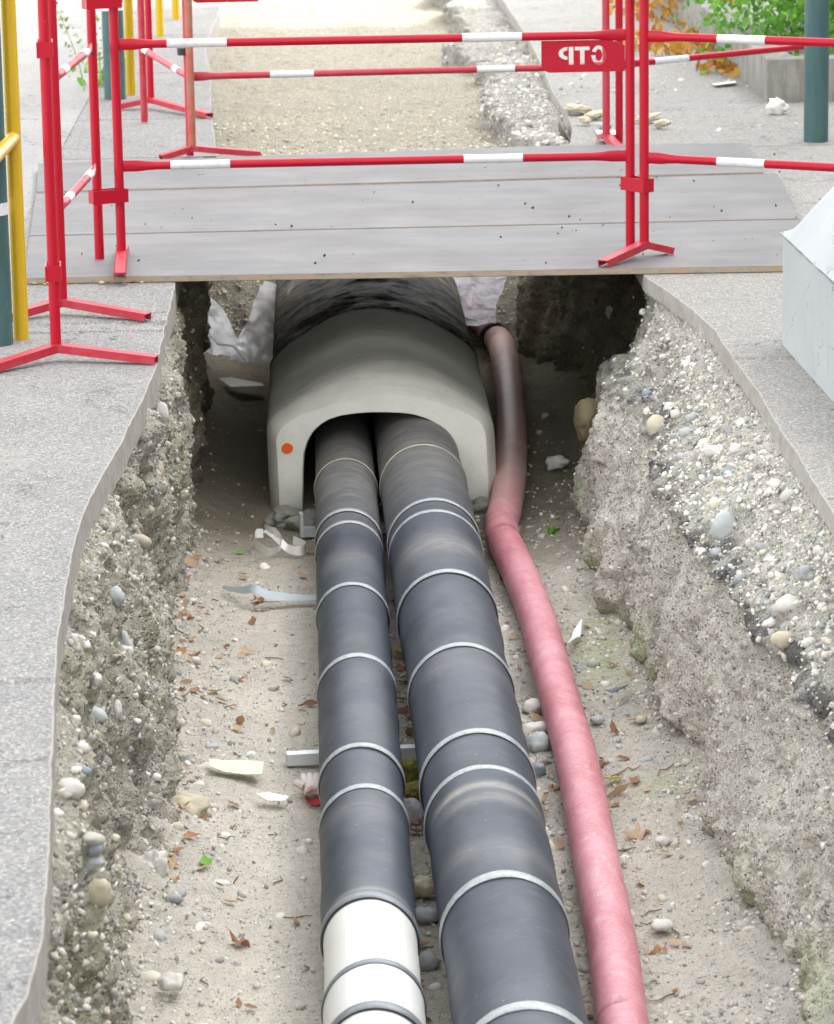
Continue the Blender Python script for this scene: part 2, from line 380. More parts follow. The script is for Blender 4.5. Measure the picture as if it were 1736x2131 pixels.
M['st_brick'] = stone_mat('stone_brick', (.42, .15, .10), (.33, .14, .11))
t = NT('asphalt_crumb'); M['crumb'] = t.done((.05, .05, .055), .8, t.bump(t.noise(80), .6, .004))

t = NT('clear_sheet')
c = (.80, .82, .86)
t.done(c, .18, t.bump(t.noise(5, 3, .5, None, 1.5), .5, .04), spec=.8)
tr = t.N('ShaderNodeBsdfTransparent'); tl = t.N('ShaderNodeBsdfTranslucent'); tl.inputs['Color'].default_value = (.8, .82, .86, 1)
m1 = t.N('ShaderNodeMixShader'); m1.inputs[0].default_value = .45; t.l.new(t.b.outputs[0], m1.inputs[1]); t.l.new(tl.outputs[0], m1.inputs[2])
m2 = t.N('ShaderNodeMixShader'); t.l.new(t.ramp(t.noise(5, 5, .6, None, 1), [(.35, .40), (.6, .72)]), m2.inputs[0])
t.l.new(m1.outputs[0], m2.inputs[2]); t.l.new(tr.outputs[0], m2.inputs[1]); t.l.new(m2.outputs[0], t.out.inputs['Surface'])
M['film'] = t.m
t = NT('milky_sheet')
t.done((.78, .77, .84), .25, t.bump(t.noise(5, 4, .6, None, 1.5), .8, .05), spec=.7)
tl = t.N('ShaderNodeBsdfTranslucent'); tl.inputs['Color'].default_value = (.8, .8, .88, 1)
tr = t.N('ShaderNodeBsdfTransparent')
m1 = t.N('ShaderNodeMixShader'); m1.inputs[0].default_value = .45; t.l.new(t.b.outputs[0], m1.inputs[1]); t.l.new(tl.outputs[0], m1.inputs[2])
m2 = t.N('ShaderNodeMixShader'); m2.inputs[0].default_value = .85; t.l.new(tr.outputs[0], m2.inputs[1]); t.l.new(m1.outputs[0], m2.inputs[2]); t.l.new(m2.outputs[0], t.out.inputs['Surface'])
M['milky'] = t.m

# ------------------------------------------------------------------ trench outlines
FZ = -0.75
def line(pts, z):               # pixels of a surveyed line on level z -> function Y -> X
    w = sorted([(P(a, b, z)[1], P(a, b, z)[0]) for a, b in pts])
    ys = np.array([q[0] for q in w]); xs = np.array([q[1] for q in w])
    return lambda Y: np.interp(Y, ys, xs)
L_top = line([(364, 593), (342, 690), (326, 765), (304, 815), (286, 852), (248, 930), (218, 980), (188, 1035), (164, 1100), (148, 1165), (132, 1255), (120, 1330), (114, 1450), (108, 1600), (101, 1800), (91, 1950), (60, 2070), (28, 2131), (0, 2230)], 0)
R_top = line([(1342, 574), (1390, 607), (1434, 639), (1487, 686), (1527, 746), (1537, 759), (1580, 819), (1624, 896), (1657, 939), (1697, 1006), (1736, 1070), (1800, 1220), (1850, 1400)], 0)
L_bot = line([(385, 1108), (370, 1174), (343, 1258), (349, 1386), (358, 1463), (345, 1547), (350, 1625), (343, 1775), (339, 1871), (308, 1967), (293, 2064), (270, 2131), (404, 760)], FZ)
R_bot = line([(1085, 760), (1190, 1000), (1205, 1130), (1221, 1239), (1267, 1301), (1294, 1355), (1333, 1451), (1375, 1490), (1414, 1586), (1448, 1625), (1452, 1736), (1510, 1852), (1549, 1910), (1568, 1987), (1645, 2083), (1670, 2180)], FZ)
R_mid = line([(1262, 640), (1290, 700), (1325, 790), (1362, 890), (1400, 990), (1475, 1170), (1520, 1240), (1600, 1345), (1640, 1390), (1736, 1470), (1800, 1560)], -.25)
YA, YB = 3.0, 14.2

def jag(Y, a=.002, s=3):
    q = np.stack([np.zeros_like(Y), Y, np.zeros_like(Y)], 1)
    return a * fbm(q, (1, 9, 1), 4, s)
Ys = np.concatenate([np.arange(YA, 4.9, .05), np.arange(4.9, 11.0, .008), np.arange(11.0, YB, .03), [YB]])

# floor
Xs = np.linspace(-1.15, 1.35, 300)
gy, gx = np.meshgrid(Ys, Xs, indexing='ij')
pp = np.stack([gx.ravel(), gy.ravel(), np.zeros(gx.size)], 1)
lb, rb = L_bot(pp[:, 1]), R_bot(pp[:, 1])
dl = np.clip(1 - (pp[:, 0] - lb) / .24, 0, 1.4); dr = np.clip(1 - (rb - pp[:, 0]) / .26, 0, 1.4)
def floor_z(q):
    lb, rb = L_bot(q[:, 1]), R_bot(q[:, 1])
    dl = np.clip(1 - (q[:, 0] - lb) / .24, 0, 1.4); dr = np.clip(1 - (rb - q[:, 0]) / .26, 0, 1.4)
    rough = np.clip(np.maximum(np.maximum(dl, dr), (q[:, 0] > .25) * .5), .12, 1)
    return FZ + .012 * fbm(q, (2.2, 2.2, 2.2), 3, 5) + .05 * dl ** 2 * (1 + .6 * fbm(q, (3, 3, 3), 3, 9)) + .030 * dr ** 2 * (1 + .6 * fbm(q, (3, 3, 3), 3, 11)) + rough * .010 * fbm(q, (25, 25, 25), 4, 13)
pp[:, 2] = floor_z(pp)
tn = np.ones((len(pp), 3)); n1 = fbm(pp, (4, 4, 4), 4, 31)
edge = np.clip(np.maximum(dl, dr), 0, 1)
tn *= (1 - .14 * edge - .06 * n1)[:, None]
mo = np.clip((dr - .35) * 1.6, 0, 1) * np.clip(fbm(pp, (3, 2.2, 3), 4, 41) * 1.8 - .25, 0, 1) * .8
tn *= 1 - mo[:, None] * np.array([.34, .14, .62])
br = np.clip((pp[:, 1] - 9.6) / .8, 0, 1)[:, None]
tn *= 1 - br * np.array([.52, .55, .62])  # shade below the steel plates, painted into the floor tint
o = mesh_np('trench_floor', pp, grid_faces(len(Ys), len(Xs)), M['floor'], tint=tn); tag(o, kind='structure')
FLOORP = pp.reshape(len(Ys), len(Xs), 3)

# right bank
ns = 150; s = np.linspace(0, 1, ns)
gy, gs = np.meshgrid(Ys, s, indexing='ij'); Y = gy.ravel(); S_ = gs.ravel()
xt, xm, xb = R_top(Y) + jag(Y) + .02, R_mid(Y), R_bot(Y)
a = .36
z = np.where(S_ < a, -.045 - (S_ / a) * .205, -.25 - (S_ - a) / (1 - a) * (-FZ - .25 + .03))
z = np.where(S_ < .02, -.02, z)
pw = np.interp(Y, [8.6, 9.8], [1.2, .32])
X = np.where(S_ < a, xt + (xm - xt) * (S_ / a) ** .85, xm + (xb - xm) * np.clip((S_ - a) / (1 - a), 0, 1) ** pw)
wv_ = Y + .10 * fbm(np.stack([X * 0, Y * 0, z], 1), (1, 1, 5), 3, 49)
X = X + .24 * np.clip((wv_ - 10.40) / .16, 0, 1) * np.clip((13.0 - Y) / 1.3, 0, 1) * np.clip(S_ / .25, 0, 1)
q = np.stack([X, Y, z], 1)
amp = np.clip(S_ / .06, 0, 1)
lump = .040 * fbm(q, (2.2, 2.6, 3), 3, 51) + .020 * fbm(q, (8, 9, 6), 4, 53) + .016 * fbm(q, (26, 26, 22), 4, 55) + .006 * fbm(q, (70, 70, 70), 2, 56)
strk = .026 * fbm(q, (3, 15, 2.2), 3, 57) * (S_ > a)
X = X + amp * (lump + strk) + .055 * np.clip((S_ - .86) / .1, 0, 1) * (Y < 10.4)
z = z + amp * .02 * fbm(q, (9, 9, 9), 3, 59)
# shelf of old asphalt sticking out of the bank
hz = -.25 + .03 * fbm(np.stack([0 * Y, Y, 0 * Y], 1), (1, 3, 1), 3, 61)
shelf = np.exp(-((z - hz) / .026) ** 2) * np.clip(fbm(q, (3, 4, 3), 3, 63) * 1.8 + .85, 0, 1)
X -= .016 * shelf
tr_ = np.ones((len(q), 3))
tr_ *= (1 - .10 * fbm(q, (5, 5, 5), 4, 65))[:, None]
tr_ *= 1 - (np.clip(shelf * 1.9, 0, 1) * .66 * np.clip(fbm(q, (22, 26, 22), 3, 66) * 1.2 + .8, .3, 1))[:, None] * np.array([1, .98, .92])
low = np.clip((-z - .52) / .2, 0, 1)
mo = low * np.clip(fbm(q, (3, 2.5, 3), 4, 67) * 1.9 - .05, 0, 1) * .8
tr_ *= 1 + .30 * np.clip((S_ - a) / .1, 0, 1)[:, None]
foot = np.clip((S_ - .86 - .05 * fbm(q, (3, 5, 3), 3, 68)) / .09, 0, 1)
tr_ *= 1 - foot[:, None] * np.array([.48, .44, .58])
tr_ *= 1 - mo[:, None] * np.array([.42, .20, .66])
tr_ *= 1 - np.clip((Y - 10.15) / .4, 0, 1)[:, None] * np.array([.66, .68, .74])  # plate shade painted into the bank colour towards the far end
V = np.stack([X, Y, z], 1)
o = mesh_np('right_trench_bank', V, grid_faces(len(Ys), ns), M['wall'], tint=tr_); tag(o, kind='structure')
RB = V.reshape(len(Ys), ns, 3)

# left bank
gy, gs = np.meshgrid(Ys, s, indexing='ij'); Y = gy.ravel(); S_ = gs.ravel()
xt, xb = L_top(Y) + jag(Y, s=4) - .015, L_bot(Y)
z = -.03 - S_ * (-FZ + .0)
X = xt + (xb - xt) * S_ ** 1.5
q = np.stack([X, Y, z], 1)
amp = np.clip(S_ / .10, 0, 1)
lump = .055 * fbm(q, (3, 3, 3.4), 3, 71) + .030 * fbm(q, (9, 11, 8), 4, 73) + .017 * fbm(q, (28, 28, 25), 4, 75) + .006 * fbm(q, (70, 70, 70), 2, 78)
pit = np.clip(fbm(q, (6, 7, 6), 2, 76) - .35, 0, 1) * -.07
X = X + amp * (lump + pit) + .012 * amp
z = z + amp * .02 * fbm(q, (9, 9, 9), 3, 77)
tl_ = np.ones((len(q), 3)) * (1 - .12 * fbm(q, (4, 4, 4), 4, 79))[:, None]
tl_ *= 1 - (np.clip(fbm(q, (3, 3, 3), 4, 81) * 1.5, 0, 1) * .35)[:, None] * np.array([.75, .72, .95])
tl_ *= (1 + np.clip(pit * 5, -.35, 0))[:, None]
tl_ *= 1 - np.clip((Y - 10.1) / .4, 0, 1)[:, None] * np.array([.50, .53, .60])  # shade under the plates, put into this bank's tint too
V = np.stack([X, Y, z], 1)
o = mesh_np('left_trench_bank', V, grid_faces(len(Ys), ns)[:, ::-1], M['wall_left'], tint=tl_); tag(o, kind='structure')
LB = V.reshape(len(Ys), ns, 3)

# pavement slabs (each a strip of many short pieces so that the cut edge is ragged)
def slab(name, edge, other, y0, y1, th, top_m, sgn, z=0, breaks=(), seed=3):
    yy = np.arange(y0, y1, .02); xe = edge(yy) + jag(yy, .0016, seed) + jag(yy * 5, .0013, seed + 1)
    V = []; Fs = []
    for y, x in zip(yy, xe):
        gap = .0
        zz = z
        for b in breaks:
            if abs(y - b) < .011: zz = z - .012
        V += [(other, y, zz), (x - sgn * .003, y, zz), (x, y, zz - .0015), (x + sgn * .001, y, zz - th * .5), (x + sgn * .002, y, z - th), (x - sgn * .12, y, z - th)]
    n = 6; Fs = []; mi = []
    for i in range(len(yy) - 1):
        for k in range(n - 1):
            Fs.append((i * n + k, (i + 1) * n + k, (i + 1) * n + k + 1, i * n + k + 1)); mi.append(0 if k < 1 else 1)
    e = len(yy) - 1
    o = mesh_np(name, V, Fs, top_m, smooth=False)
    o.data.materials.append(M['slab_side']); o.data.polygons.foreach_set('material_index', mi)
    bm = bmesh.new(); bm.from_mesh(o.data)
    bmesh.ops.recalc_face_normals(bm, faces=bm.faces[:]); bm.to_mesh(o.data); bm.free()
    return tag(o, kind='structure')
KX = P(150, 270)[0]
brk = [P(60, 1418)[1], P(200, 672)[1], P(250, 690)[1]]
slab('left_pavement', L_top, KX, YA, 13.2, .07, M['slab'], 1, 0, brk)
slab('right_pavement', R_top, 2.9, YA, 13.2, .045, M['slab_right'], -1, 0, (P(1560, 745)[1],), 8)
# beyond the plates
Lfar = line([(452, 335), (447, 280), (440, 235), (438, 190), (440, 160), (430, 120), (428, 90), (450, 40), (462, 0), (480, -60), (510, -200), (560, -400)], 0)
Rfar = line([(1185, 300), (1192, 265), (1180, 235), (1150, 190), (1125, 130), (1100, 80), (1060, 20), (1010, -60), (940, -200), (850, -400)], 0)
slab('left_far_pavement', Lfar, KX, 13.205, 60, .16, M['slab'], 1, -.002, (P(300, 247)[1], 16.2, 18.0), 12)
slab('right_far_pavement', Rfar, 2.9, 13.205, 60, .06, M['slab_right'], -1, -.002, (), 14)
mb = MB(); mb.poly([(KX - .004, YA, -.006), (KX - .004, 60, -.006), (-2.6, 60, -.02), (-2.6, YA, -.02)]); tag(mb.build('road', M['road']), kind='structure')
mb = MB()
for a, b, c_, d in ((-150, -2.6, YA, 60), (2.9, 150, YA, 60), (-150, 150, 60, 250), (-150, 150, -60, YA)):
    mb.poly([(a, c_, -.03), (b, c_, -.03), (b, d, -.03), (a, d, -.03)])
tag(mb.build('ground', M['ground']), kind='structure')

# gravel backfill beyond the plates and its slope under them
ys = np.concatenate([np.linspace(13.32, 14.04, 90), np.arange(14.06, 20, .02), np.arange(20, 60, .25)]); xs = np.linspace(-1.3, 1.4, 160)
gy, gx = np.meshgrid(ys, xs, indexing='ij')
q = np.stack([gx.ravel(), gy.ravel(), np.zeros(gx.size)], 1)
u = np.clip((q[:, 1] - 13.32) / .70, 0, 1)
q[:, 2] = FZ - .03 + (u ** .8) * (-FZ - .10) + .02 * fbm(q, (2, 2, 2), 3, 91) + .008 * fbm(q, (30, 30, 30), 3, 93)
q[:, 1] += .03 * (1 - u) * fbm(q, (5, 5, 5), 3, 95)
o = mesh_np('gravel_backfill', q, grid_faces(len(ys), len(xs)), M['fill']); tag(o, kind='structure')
GB = q.reshape(len(ys), len(xs), 3)
# broken pavement layer between the gravel and the right pavement
Rg = line([(1170, 292), (1100, 282), (1060, 272), (1022, 252), (1008, 225), (1015, 180), (1012, 140), (985, 100), (955, 70), (945, 20), (930, -40), (890, -200), (830, -400)], -.03)
ys = np.concatenate([np.arange(13.35, 20, .015), np.arange(20, 60, .3)]); ss = np.linspace(0, 1, 60)
gy, gs = np.meshgrid(ys, ss, indexing='ij'); Y = gy.ravel(); S_ = gs.ravel()
x0 = Rg(Y) + jag(Y, .05, 21) + .07 * fbm(np.stack([0 * Y, Y, 0 * Y], 1), (1, 1.6, 1), 3, 23); x1 = Rfar(Y) + .10
X = x0 + (x1 - x0) * np.clip((S_ - .2) / .8, 0, 1)
z = np.where(S_ < .2, -.17 + S_ / .2 * .14, -.03)
q = np.stack([X, Y, z], 1); X = X + .03 * fbm(q, (10, 10, 10), 3, 97) * (S_ < .9)
z = z + (.03 * fbm(q, (3, 3, 3), 3, 98) - .02 + .022 * fbm(q, (9, 9, 9), 4, 99)) * (S_ < .95)
z = np.where(S_ > .93, -.07, z)
o = mesh_np('broken_pavement_edge', np.stack([X, Y, z], 1), grid_faces(len(ys), len(ss)), M['rubble']); tag(o, kind='structure')
BP = np.stack([X, Y, z], 1).reshape(len(ys), len(ss), 3)

# ------------------------------------------------------------------ pebbles
def ico(sub):
    bm = bmesh.new(); bmesh.ops.create_icosphere(bm, subdivisions=sub, radius=1)
    V = np.array([v.co[:] for v in bm.verts]); Fc = np.array([[v.index for v in f.verts] for f in bm.faces]); bm.free(); return V, Fc
ICO = {k: ico(k) for k in (1, 2, 3, 4)}
def scatter(name, pts, size, m, sub=1, flat=(.45, .85), rough=.3, parent=None, sink=(0, 0, -.2)):
    pts = pts + size[:, None] * np.array(sink); n = len(pts); V0, F0 = ICO[sub]; nv = len(V0)
    var = [V0 * (1 + rough * fbm(V0 + 11 * k, (1.3, 1.3, 1.3), 2, 100 + k))[:, None] for k in range(10)]
    B = np.stack([var[i] for i in rng.integers(0, 10, n)])
    sc3 = np.stack([rng.uniform(.8, 1.25, n), rng.uniform(.6, 1, n), rng.uniform(*flat, n)], 1) * size[:, None]
    B = B * sc3[:, None, :]
    ang = rng.uniform(0, 6.28, (n, 3)); ang[:, 1] *= .12; ang[:, 0] *= .12
    def rot(a, i, j, B):
        c, s_ = np.cos(a)[:, None], np.sin(a)[:, None]; Bi = B[:, :, i] * c - B[:, :, j] * s_; Bj = B[:, :, i] * s_ + B[:, :, j] * c
        B = B.copy(); B[:, :, i] = Bi; B[:, :, j] = Bj; return B
    B = rot(ang[:, 0], 1, 2, B); B = rot(ang[:, 1], 0, 2, B); B = rot(ang[:, 2], 0, 1, B)
    V = (B + np.asarray(pts)[:, None, :]).reshape(-1, 3)
    Fc = (F0[None] + (np.arange(n) * nv)[:, None, None]).reshape(-1, 3)
    return mesh_np(name, V, Fc, m, parent=parent)
def pick(G, n, wfun=None, jit=.006, push=0):
    nu, nv = G.shape[:2]; out = []
    A = G.reshape(-1, 3)
    k = rng.integers(0, len(A), n * 6)
    if wfun is not None:
        w = wfun(A[k]); k = k[rng.uniform(0, 1, len(k)) < w]
    k = k[:n]
    return A[k] + rng.uniform(-jit, jit, (len(k), 3)) + np.array([push, 0, 0])
def sizes(n, lo, hi, p=3): return lo + (hi - lo) * rng.power(1, n) ** p if False else lo + (hi - lo) * rng.uniform(0, 1, n) ** p
nearY = lambda A: np.clip((11.5 - A[:, 1]) / 3, .15, 1) * (A[:, 1] > 4.6)
# banks
pt = pick(RB, 20000, push=.002, wfun= lambda A: nearY(A) * np.clip((A[:, 2] + .42) / .3, .16, 1)); tag(scatter('right_bank_pebbles', pt, sizes(len(pt), .0022, .010, 3), M['pebble'], 1, rough=.5, sink=(.12, 0, 0)), kind='stuff')
pt = pick(LB, 15000, nearY, push=-.003); tag(scatter('left_bank_pebbles', pt, sizes(len(pt), .0025, .012, 2.8), M['pebble'], 1, rough=.5, sink=(-.12, 0, 0)), kind='stuff')
pt = pick(RB[:, 8:56], 420, nearY, push=.007); tag(scatter('right_bank_stones', pt, sizes(len(pt), .009, .022, 2.5), M['pebble'], 2, rough=.3, sink=(.12, 0, 0)), kind='stuff')
pt = pick(LB[:, 12:130], 150, nearY, push=-.009); tag(scatter('left_bank_stones', pt, sizes(len(pt), .010, .026, 2), M['pebble'], 2, rough=.25, sink=(-.12, 0, 0)), kind='stuff')
# floor: thick at the foot of the banks and beside the pipes, thin on the trodden strip
def wf(A):
    lb, rb = L_bot(A[:, 1]), R_bot(A[:, 1])
    d = np.minimum(A[:, 0] - lb, rb - A[:, 0])
    w = np.exp(-np.clip(d, 0, 1) / .09) * (d > -.03) + .10 * (d > 0)
    w = np.maximum(w, np.where((A[:, 0] > .30) & (d > 0), .55, 0)); w = np.maximum(w, np.where((A[:, 0] > .02) & (A[:, 0] < .35), .45, 0))
    return w * nearY(A) * np.clip(fbm(A, (5, 4, 5), 3, 111) + .75, .1, 1)
pt = pick(FLOORP, 26000, wf); tag(scatter('floor_gravel', pt, sizes(len(pt), .002, .009, 2.5), M['pebble'], 1), kind='stuff')
pt = pick(FLOORP, 900, wf); tag(scatter('floor_pebbles', pt, sizes(len(pt), .009, .022, 2.2), M['pebble'], 2), kind='stuff')
pt = pick(FLOORP, 420, lambda A: ((A[:, 0] > .34) & (A[:, 0] < .62) & (A[:, 1] < 9.5)) * nearY(A)); tag(scatter('cobbles_beside_pipe', pt, sizes(len(pt), .006, .020, 2.8), M['pebble'], 2), kind='stuff')
pt = pick(GB, 14000, lambda A: np.clip((17 - A[:, 1]) / 3, 0, 1) ** 2); tag(scatter('sandy_gravel_stones', pt, sizes(len(pt), .003, .011, 2), M['pebble_sand'], 1), kind='stuff')
pt = pick(BP, 2600, lambda A: np.clip((19 - A[:, 1]) / 5, 0, 1)); tag(scatter('rubble_stones', pt, sizes(len(pt), .004, .018, 2.5), M['pebble'], 1, rough=.5), kind='stuff')
n = 900; pt = np.stack([rng.uniform(1.0, 2.5, n), rng.uniform(13.4, 17, n), np.full(n, .002)], 1); pt = pt[rng.uniform(0, 1, n) < np.clip(fbm(pt, (1.5, 1.5, 1), 3, 7) + .3, 0, 1)]
tag(scatter('pavement_grit', pt, sizes(len(pt), .003, .018, 3), M['pebble'], 1), kind='stuff')
n = 260; pt = np.stack([rng.uniform(-1.2, 2.0, n), rng.uniform(10.4, 13.0, n), np.full(n, .023)], 1)
tag(scatter('asphalt_crumbs', pt, sizes(n, .001, .0065, 4), M['crumb'], 1), kind='stuff')

# ------------------------------------------------------------------ single stones
def stone(px, py, z, w, h, d, m, label, cat='stone', group=None, name='stone', rz=0, tilt=0, G=None, sub=3, ang=.22, lift=0):
    if G is None: p = P(px, py, z)
    else:                       # the point of the bank that is seen there
        A = G.reshape(-1, 3); iv = cam_rot.transposed()
        C = (A - np.array([0, 0, CAMZ])) @ np.array(cam_rot); u = -C[:, 0] / C[:, 2] * F + CW / 2; v = C[:, 1] / C[:, 2] * F + CH / 2
        d2 = (u - px) ** 2 + (v - py) ** 2; ok = np.where(d2 < max(36, d2.min() * 1.5))[0]
        p = Vector(A[ok[np.argmin(A[ok, 1])]])
    V0, F0 = ICO[sub]; sd = int(px * 7 + py)
    V = V0 * (1 + ang * fbm(V0 + sd, (1, 1, 1), 3, sd % 97))[:, None]
    V = V * (1 + .10 * ang / .22 * fbm(V0 + sd, (3.1, 3.1, 3.1), 3, 7))[:, None]
    V = V * np.array([w / 2, d / 2, h / 2])
    o = mesh_np(name, V, F0, m, smooth=name != 'rubble_lump'); o.location = p + Vector((0, 0, lift)); o.rotation_euler = (tilt, random.uniform(-.2, .2), rz)
    return tag(o, label, cat, group)
stone(1365, 885, 0, .060, .075, .05, M['st_tan'], 'rounded tan cobble stuck in the upper right bank', G=RB)
stone(1508, 1100, 0, .062, .078, .05, M['st_grey'], 'largest smooth grey oval cobble in the right gravel bank', G=RB)
stone(1281, 650, 0, .055, .045, .05, M['st_white'], 'pale stone perched at the dark corner of right bank under the steel plate', G=RB)
stone(1640, 1255, 0, .055, .04, .04, M['st_white'], 'blocky pale stone in the right bank above the dark asphalt seam', G=RB)
stone(1630, 1328, 0, .050, .035, .03, M['st_tan'], 'oval beige stone just above the dark asphalt seam of right bank', G=RB)
stone(1682, 1335, 0, .034, .024, .02, M['st_white'], 'small white oval pebble right of the beige stone in right bank', G=RB)
stone(1605, 1293, 0, .05, .022, .03, M['st_white'], 'slim white sliver of stone in the right bank', G=RB, rz=.5)
stone(1425, 900, 0, .05, .028, .03, M['st_grey'], 'grey green elongated pebble high in the right bank', G=RB, rz=.4)
stone(1405, 862, 0, .038, .026, .03, M['st_white'], 'cream oval pebble with pale rim high in the right bank', G=RB)
stone(1440, 868, 0, .042, .03, .03, M['st_grey'], 'flat light grey pebble beside the cream one in right bank', G=RB)
stone(1530, 935, 0, .030, .028, .02, M['st_white'], 'round white pebble below the kink of the right pavement edge', G=RB)
stone(1486, 935, 0, .045, .04, .04, M['st_white'], 'jagged white stone in the middle of the upper right bank', G=RB, ang=.4)
stone(1342, 818, 0, .03, .022, .02, M['st_blue'], 'blue grey flat pebble left of the tan cobble in right bank', G=RB)
stone(1512, 980, 0, .04, .024, .03, M['st_blue'], 'dark slate pebble in the right bank', G=RB, rz=.6)
stone(342, 860, 0, .035, .055, .04, M['st_white'], 'pale egg shaped cobble high in the left bank near the foot of barrier', G=LB)
stone(334, 980, 0, .032, .05, .04, M['st_tan'], 'tan pear shaped cobble in left bank beside a dark hollow', G=LB)
stone(245, 1240, 0, .034, .04, .04, M['st_grey'], 'rounded grey green cobble on the rim of left bank', G=LB)
stone(203, 1485, 0, .055, .03, .04, M['st_grey'], 'wide grey brown cobble sticking out of left bank', G=LB)
stone(247, 1478, 0, .02, .05, .03, M['st_white'], 'upright white cobble right of the wide grey brown one in left bank', G=LB)
stone(202, 1416, 0, .026, .026, .03, M['st_white'], 'white round pebble just below the pavement edge of left bank', G=LB)
stone(175, 1553, 0, .026, .022, .02, M['st_white'], 'small white pebble in left bank under the pavement', G=LB)
stone(265, 1340, 0, .03, .06, .04, M['st_grey'], 'tall grey cobble half buried in left bank', G=LB)
stone(146, 1640, 0, .052, .036, .04, M['st_white'], 'long white stone with brown vein under the left pavement', G=LB)
stone(175, 1602, 0, .026, .022, .02, M['st_blue'], 'slate blue pebble in left bank above the veined white stone', G=LB)
stone(193, 1768, 0, .030, .022, .02, M['st_blue'], 'dark slate pebble low on the left bank', G=LB)
stone(188, 1798, 0, .045, .028, .03, M['st_grey'], 'green grey slanted cobble below the dark pebble of left bank', G=LB, rz=-.5)
stone(195, 1860, 0, .045, .05, .03, M['st_tan'], 'curved yellowish stone low on the left bank', G=LB, ang=.4)
stone(1208, 862, 0, .08, .12, .14, M['st_ochre'], 'ochre brown boulder in the dark bank beneath the steel plate', G=RB, sub=4)
stone(1160, 962, FZ + .05, .07, .04, .05, M['st_white'], 'white stone on the floor by the corner of the right bank', ang=.45)
stone(376, 1680, FZ + .045, .115, .065, .09, M['st_tan'], 'large flat beige rock leaning at the foot of left bank', sub=4, ang=.4, rz=-.5, tilt=.3)
stone(878, 1848, FZ + .03, .06, .05, .05, M['st_tan'], 'yellowish angular rock between the two pipes', sub=4, ang=.4)
stone(885, 1905, FZ + .02, .06, .04, .05, M['st_grey'], 'pale grey cobble below the yellowish rock between the pipes')
stone(890, 2000, FZ + .02, .045, .035, .045, M['st_grey'], 'rounded green grey cobble between the pipes beside the cream sleeve')
stone(960, 1000, FZ + .02, .05, .035, .045, M['st_grey'], 'grey cobble under the pipes near the culvert mouth') if False else None
stone(1105, 1520, FZ + .02, .075, .04, .06, M['st_white'], 'white cobble between black pipe and red hose')
stone(1110, 1470, FZ + .02, .06, .035, .05, M['st_white'], 'pale cobble behind the white one between black pipe and red hose')
stone(1120, 1548, FZ + .02, .07, .04, .055, M['st_grey'], 'ridged grey rock between black pipe and red hose', ang=.4)
stone(1118, 1600, FZ + .015, .035, .03, .03, M['st_blue'], 'slate blue cobble beside the wide black pipe')
stone(1242, 1498, FZ + .02, .035, .018, .03, M['st_grey'], 'grey pebble right of the red hose')
stone(1335, 1497, FZ + .03, .03, .018, .03, M['st_tan'], 'oval tan pebble at the foot of right bank')
stone(1380, 1750, FZ + .03, .03, .02, .03, M['st_white'], 'small pale pebble on the right side of the floor')
stone(1378, 1925, FZ + .025, .045, .025, .04, M['st_white'], 'white cobble beside the lower red hose')
stone(1345, 1582, FZ + .02, .035, .018, .03, M['st_grey'], 'smooth grey oval pebble right of the hose')
stone(1590, 1975, FZ + .1, .035, .025, .03, M['st_tan'], 'tan pebble resting at the foot of right bank near the picture bottom', G=RB)
stone(420, 1855, FZ + .015, .035, .026, .03, M['st_blue'], 'dark slate cobble near the green leaf on left floor')
stone(455, 1840, FZ + .015, .05, .016, .03, M['st_white'], 'flat whitish stone beside green leaf on left floor')
stone(440, 1603 - 50, FZ + .015, .03, .014, .03, M['st_grey'], 'flat grey pebble behind the yellow paper scrap')
stone(355, 2045, FZ + .05, .055, .035, .04, M['st_white'], 'pale lump of rock at the foot of left bank near picture bottom', ang=.4)
stone(322, 1815, 0, .07, .10, .06, M['st_white'], 'pale lump of old concrete clinging to the left bank', G=LB, sub=4, ang=.45)
for px, py, w, m in ((1200, 228, .11, 'st_tan'), (1240, 238, .08, 'st_tan'), (1218, 250, .06, 'st_tan'), (1352, 245, .09, 'st_tan'), (1375, 257, .06, 'st_tan'), (1255, 262, .07, 'st_grey')):
    stone(px, py, .02, w, w * .42, w * .7, M[m], 'broken lump of rubble on the right pavement behind the plates', 'rubble', 'rubble lumps on the right pavement', name='rubble_lump', ang=.42)
for px, py, z_, w, h in ((1478, 0, 0, 0, 0),): pass

# ------------------------------------------------------------------ steel plates
def plate(pix, z0, th, label):
    pts = [P(a, b, z0 + th) for a, b in pix]
    mb = MB(); mb.prism(pts, z0, z0 + th)
    bmesh.ops.bevel(mb.bm, geom=[e for e in mb.bm.edges if abs(e.verts[0].co.z - e.verts[1].co.z) < 1e-5], offset=.0015, segments=1, affect='EDGES')
    o = mb.build('steel_plate', M['plate'], smooth=False, loc=(pts[0] + pts[2]) / 2)
    o.data.materials.append(M['plate_edge'])
    for p in o.data.polygons:
        if abs(p.normal.z) < .5: p.material_index = 1
    return tag(o, label, 'steel plate', None)
plate([(48, 579), (1690, 552), (1700, 456), (62, 492)], .001, .018, 'front weathered steel road plate, its rusty edge over the trench mouth')
plate([(62, 489.5), (1664, 454.5), (1617, 361), (75, 402)], .001, .0175, 'middle steel road plate between two seams')
plate([(76, 399), (1590, 358), (1547, 297), (1150, 303), (80, 340)], .006, .0175, 'rear steel road plate bordering the yellow gravel')

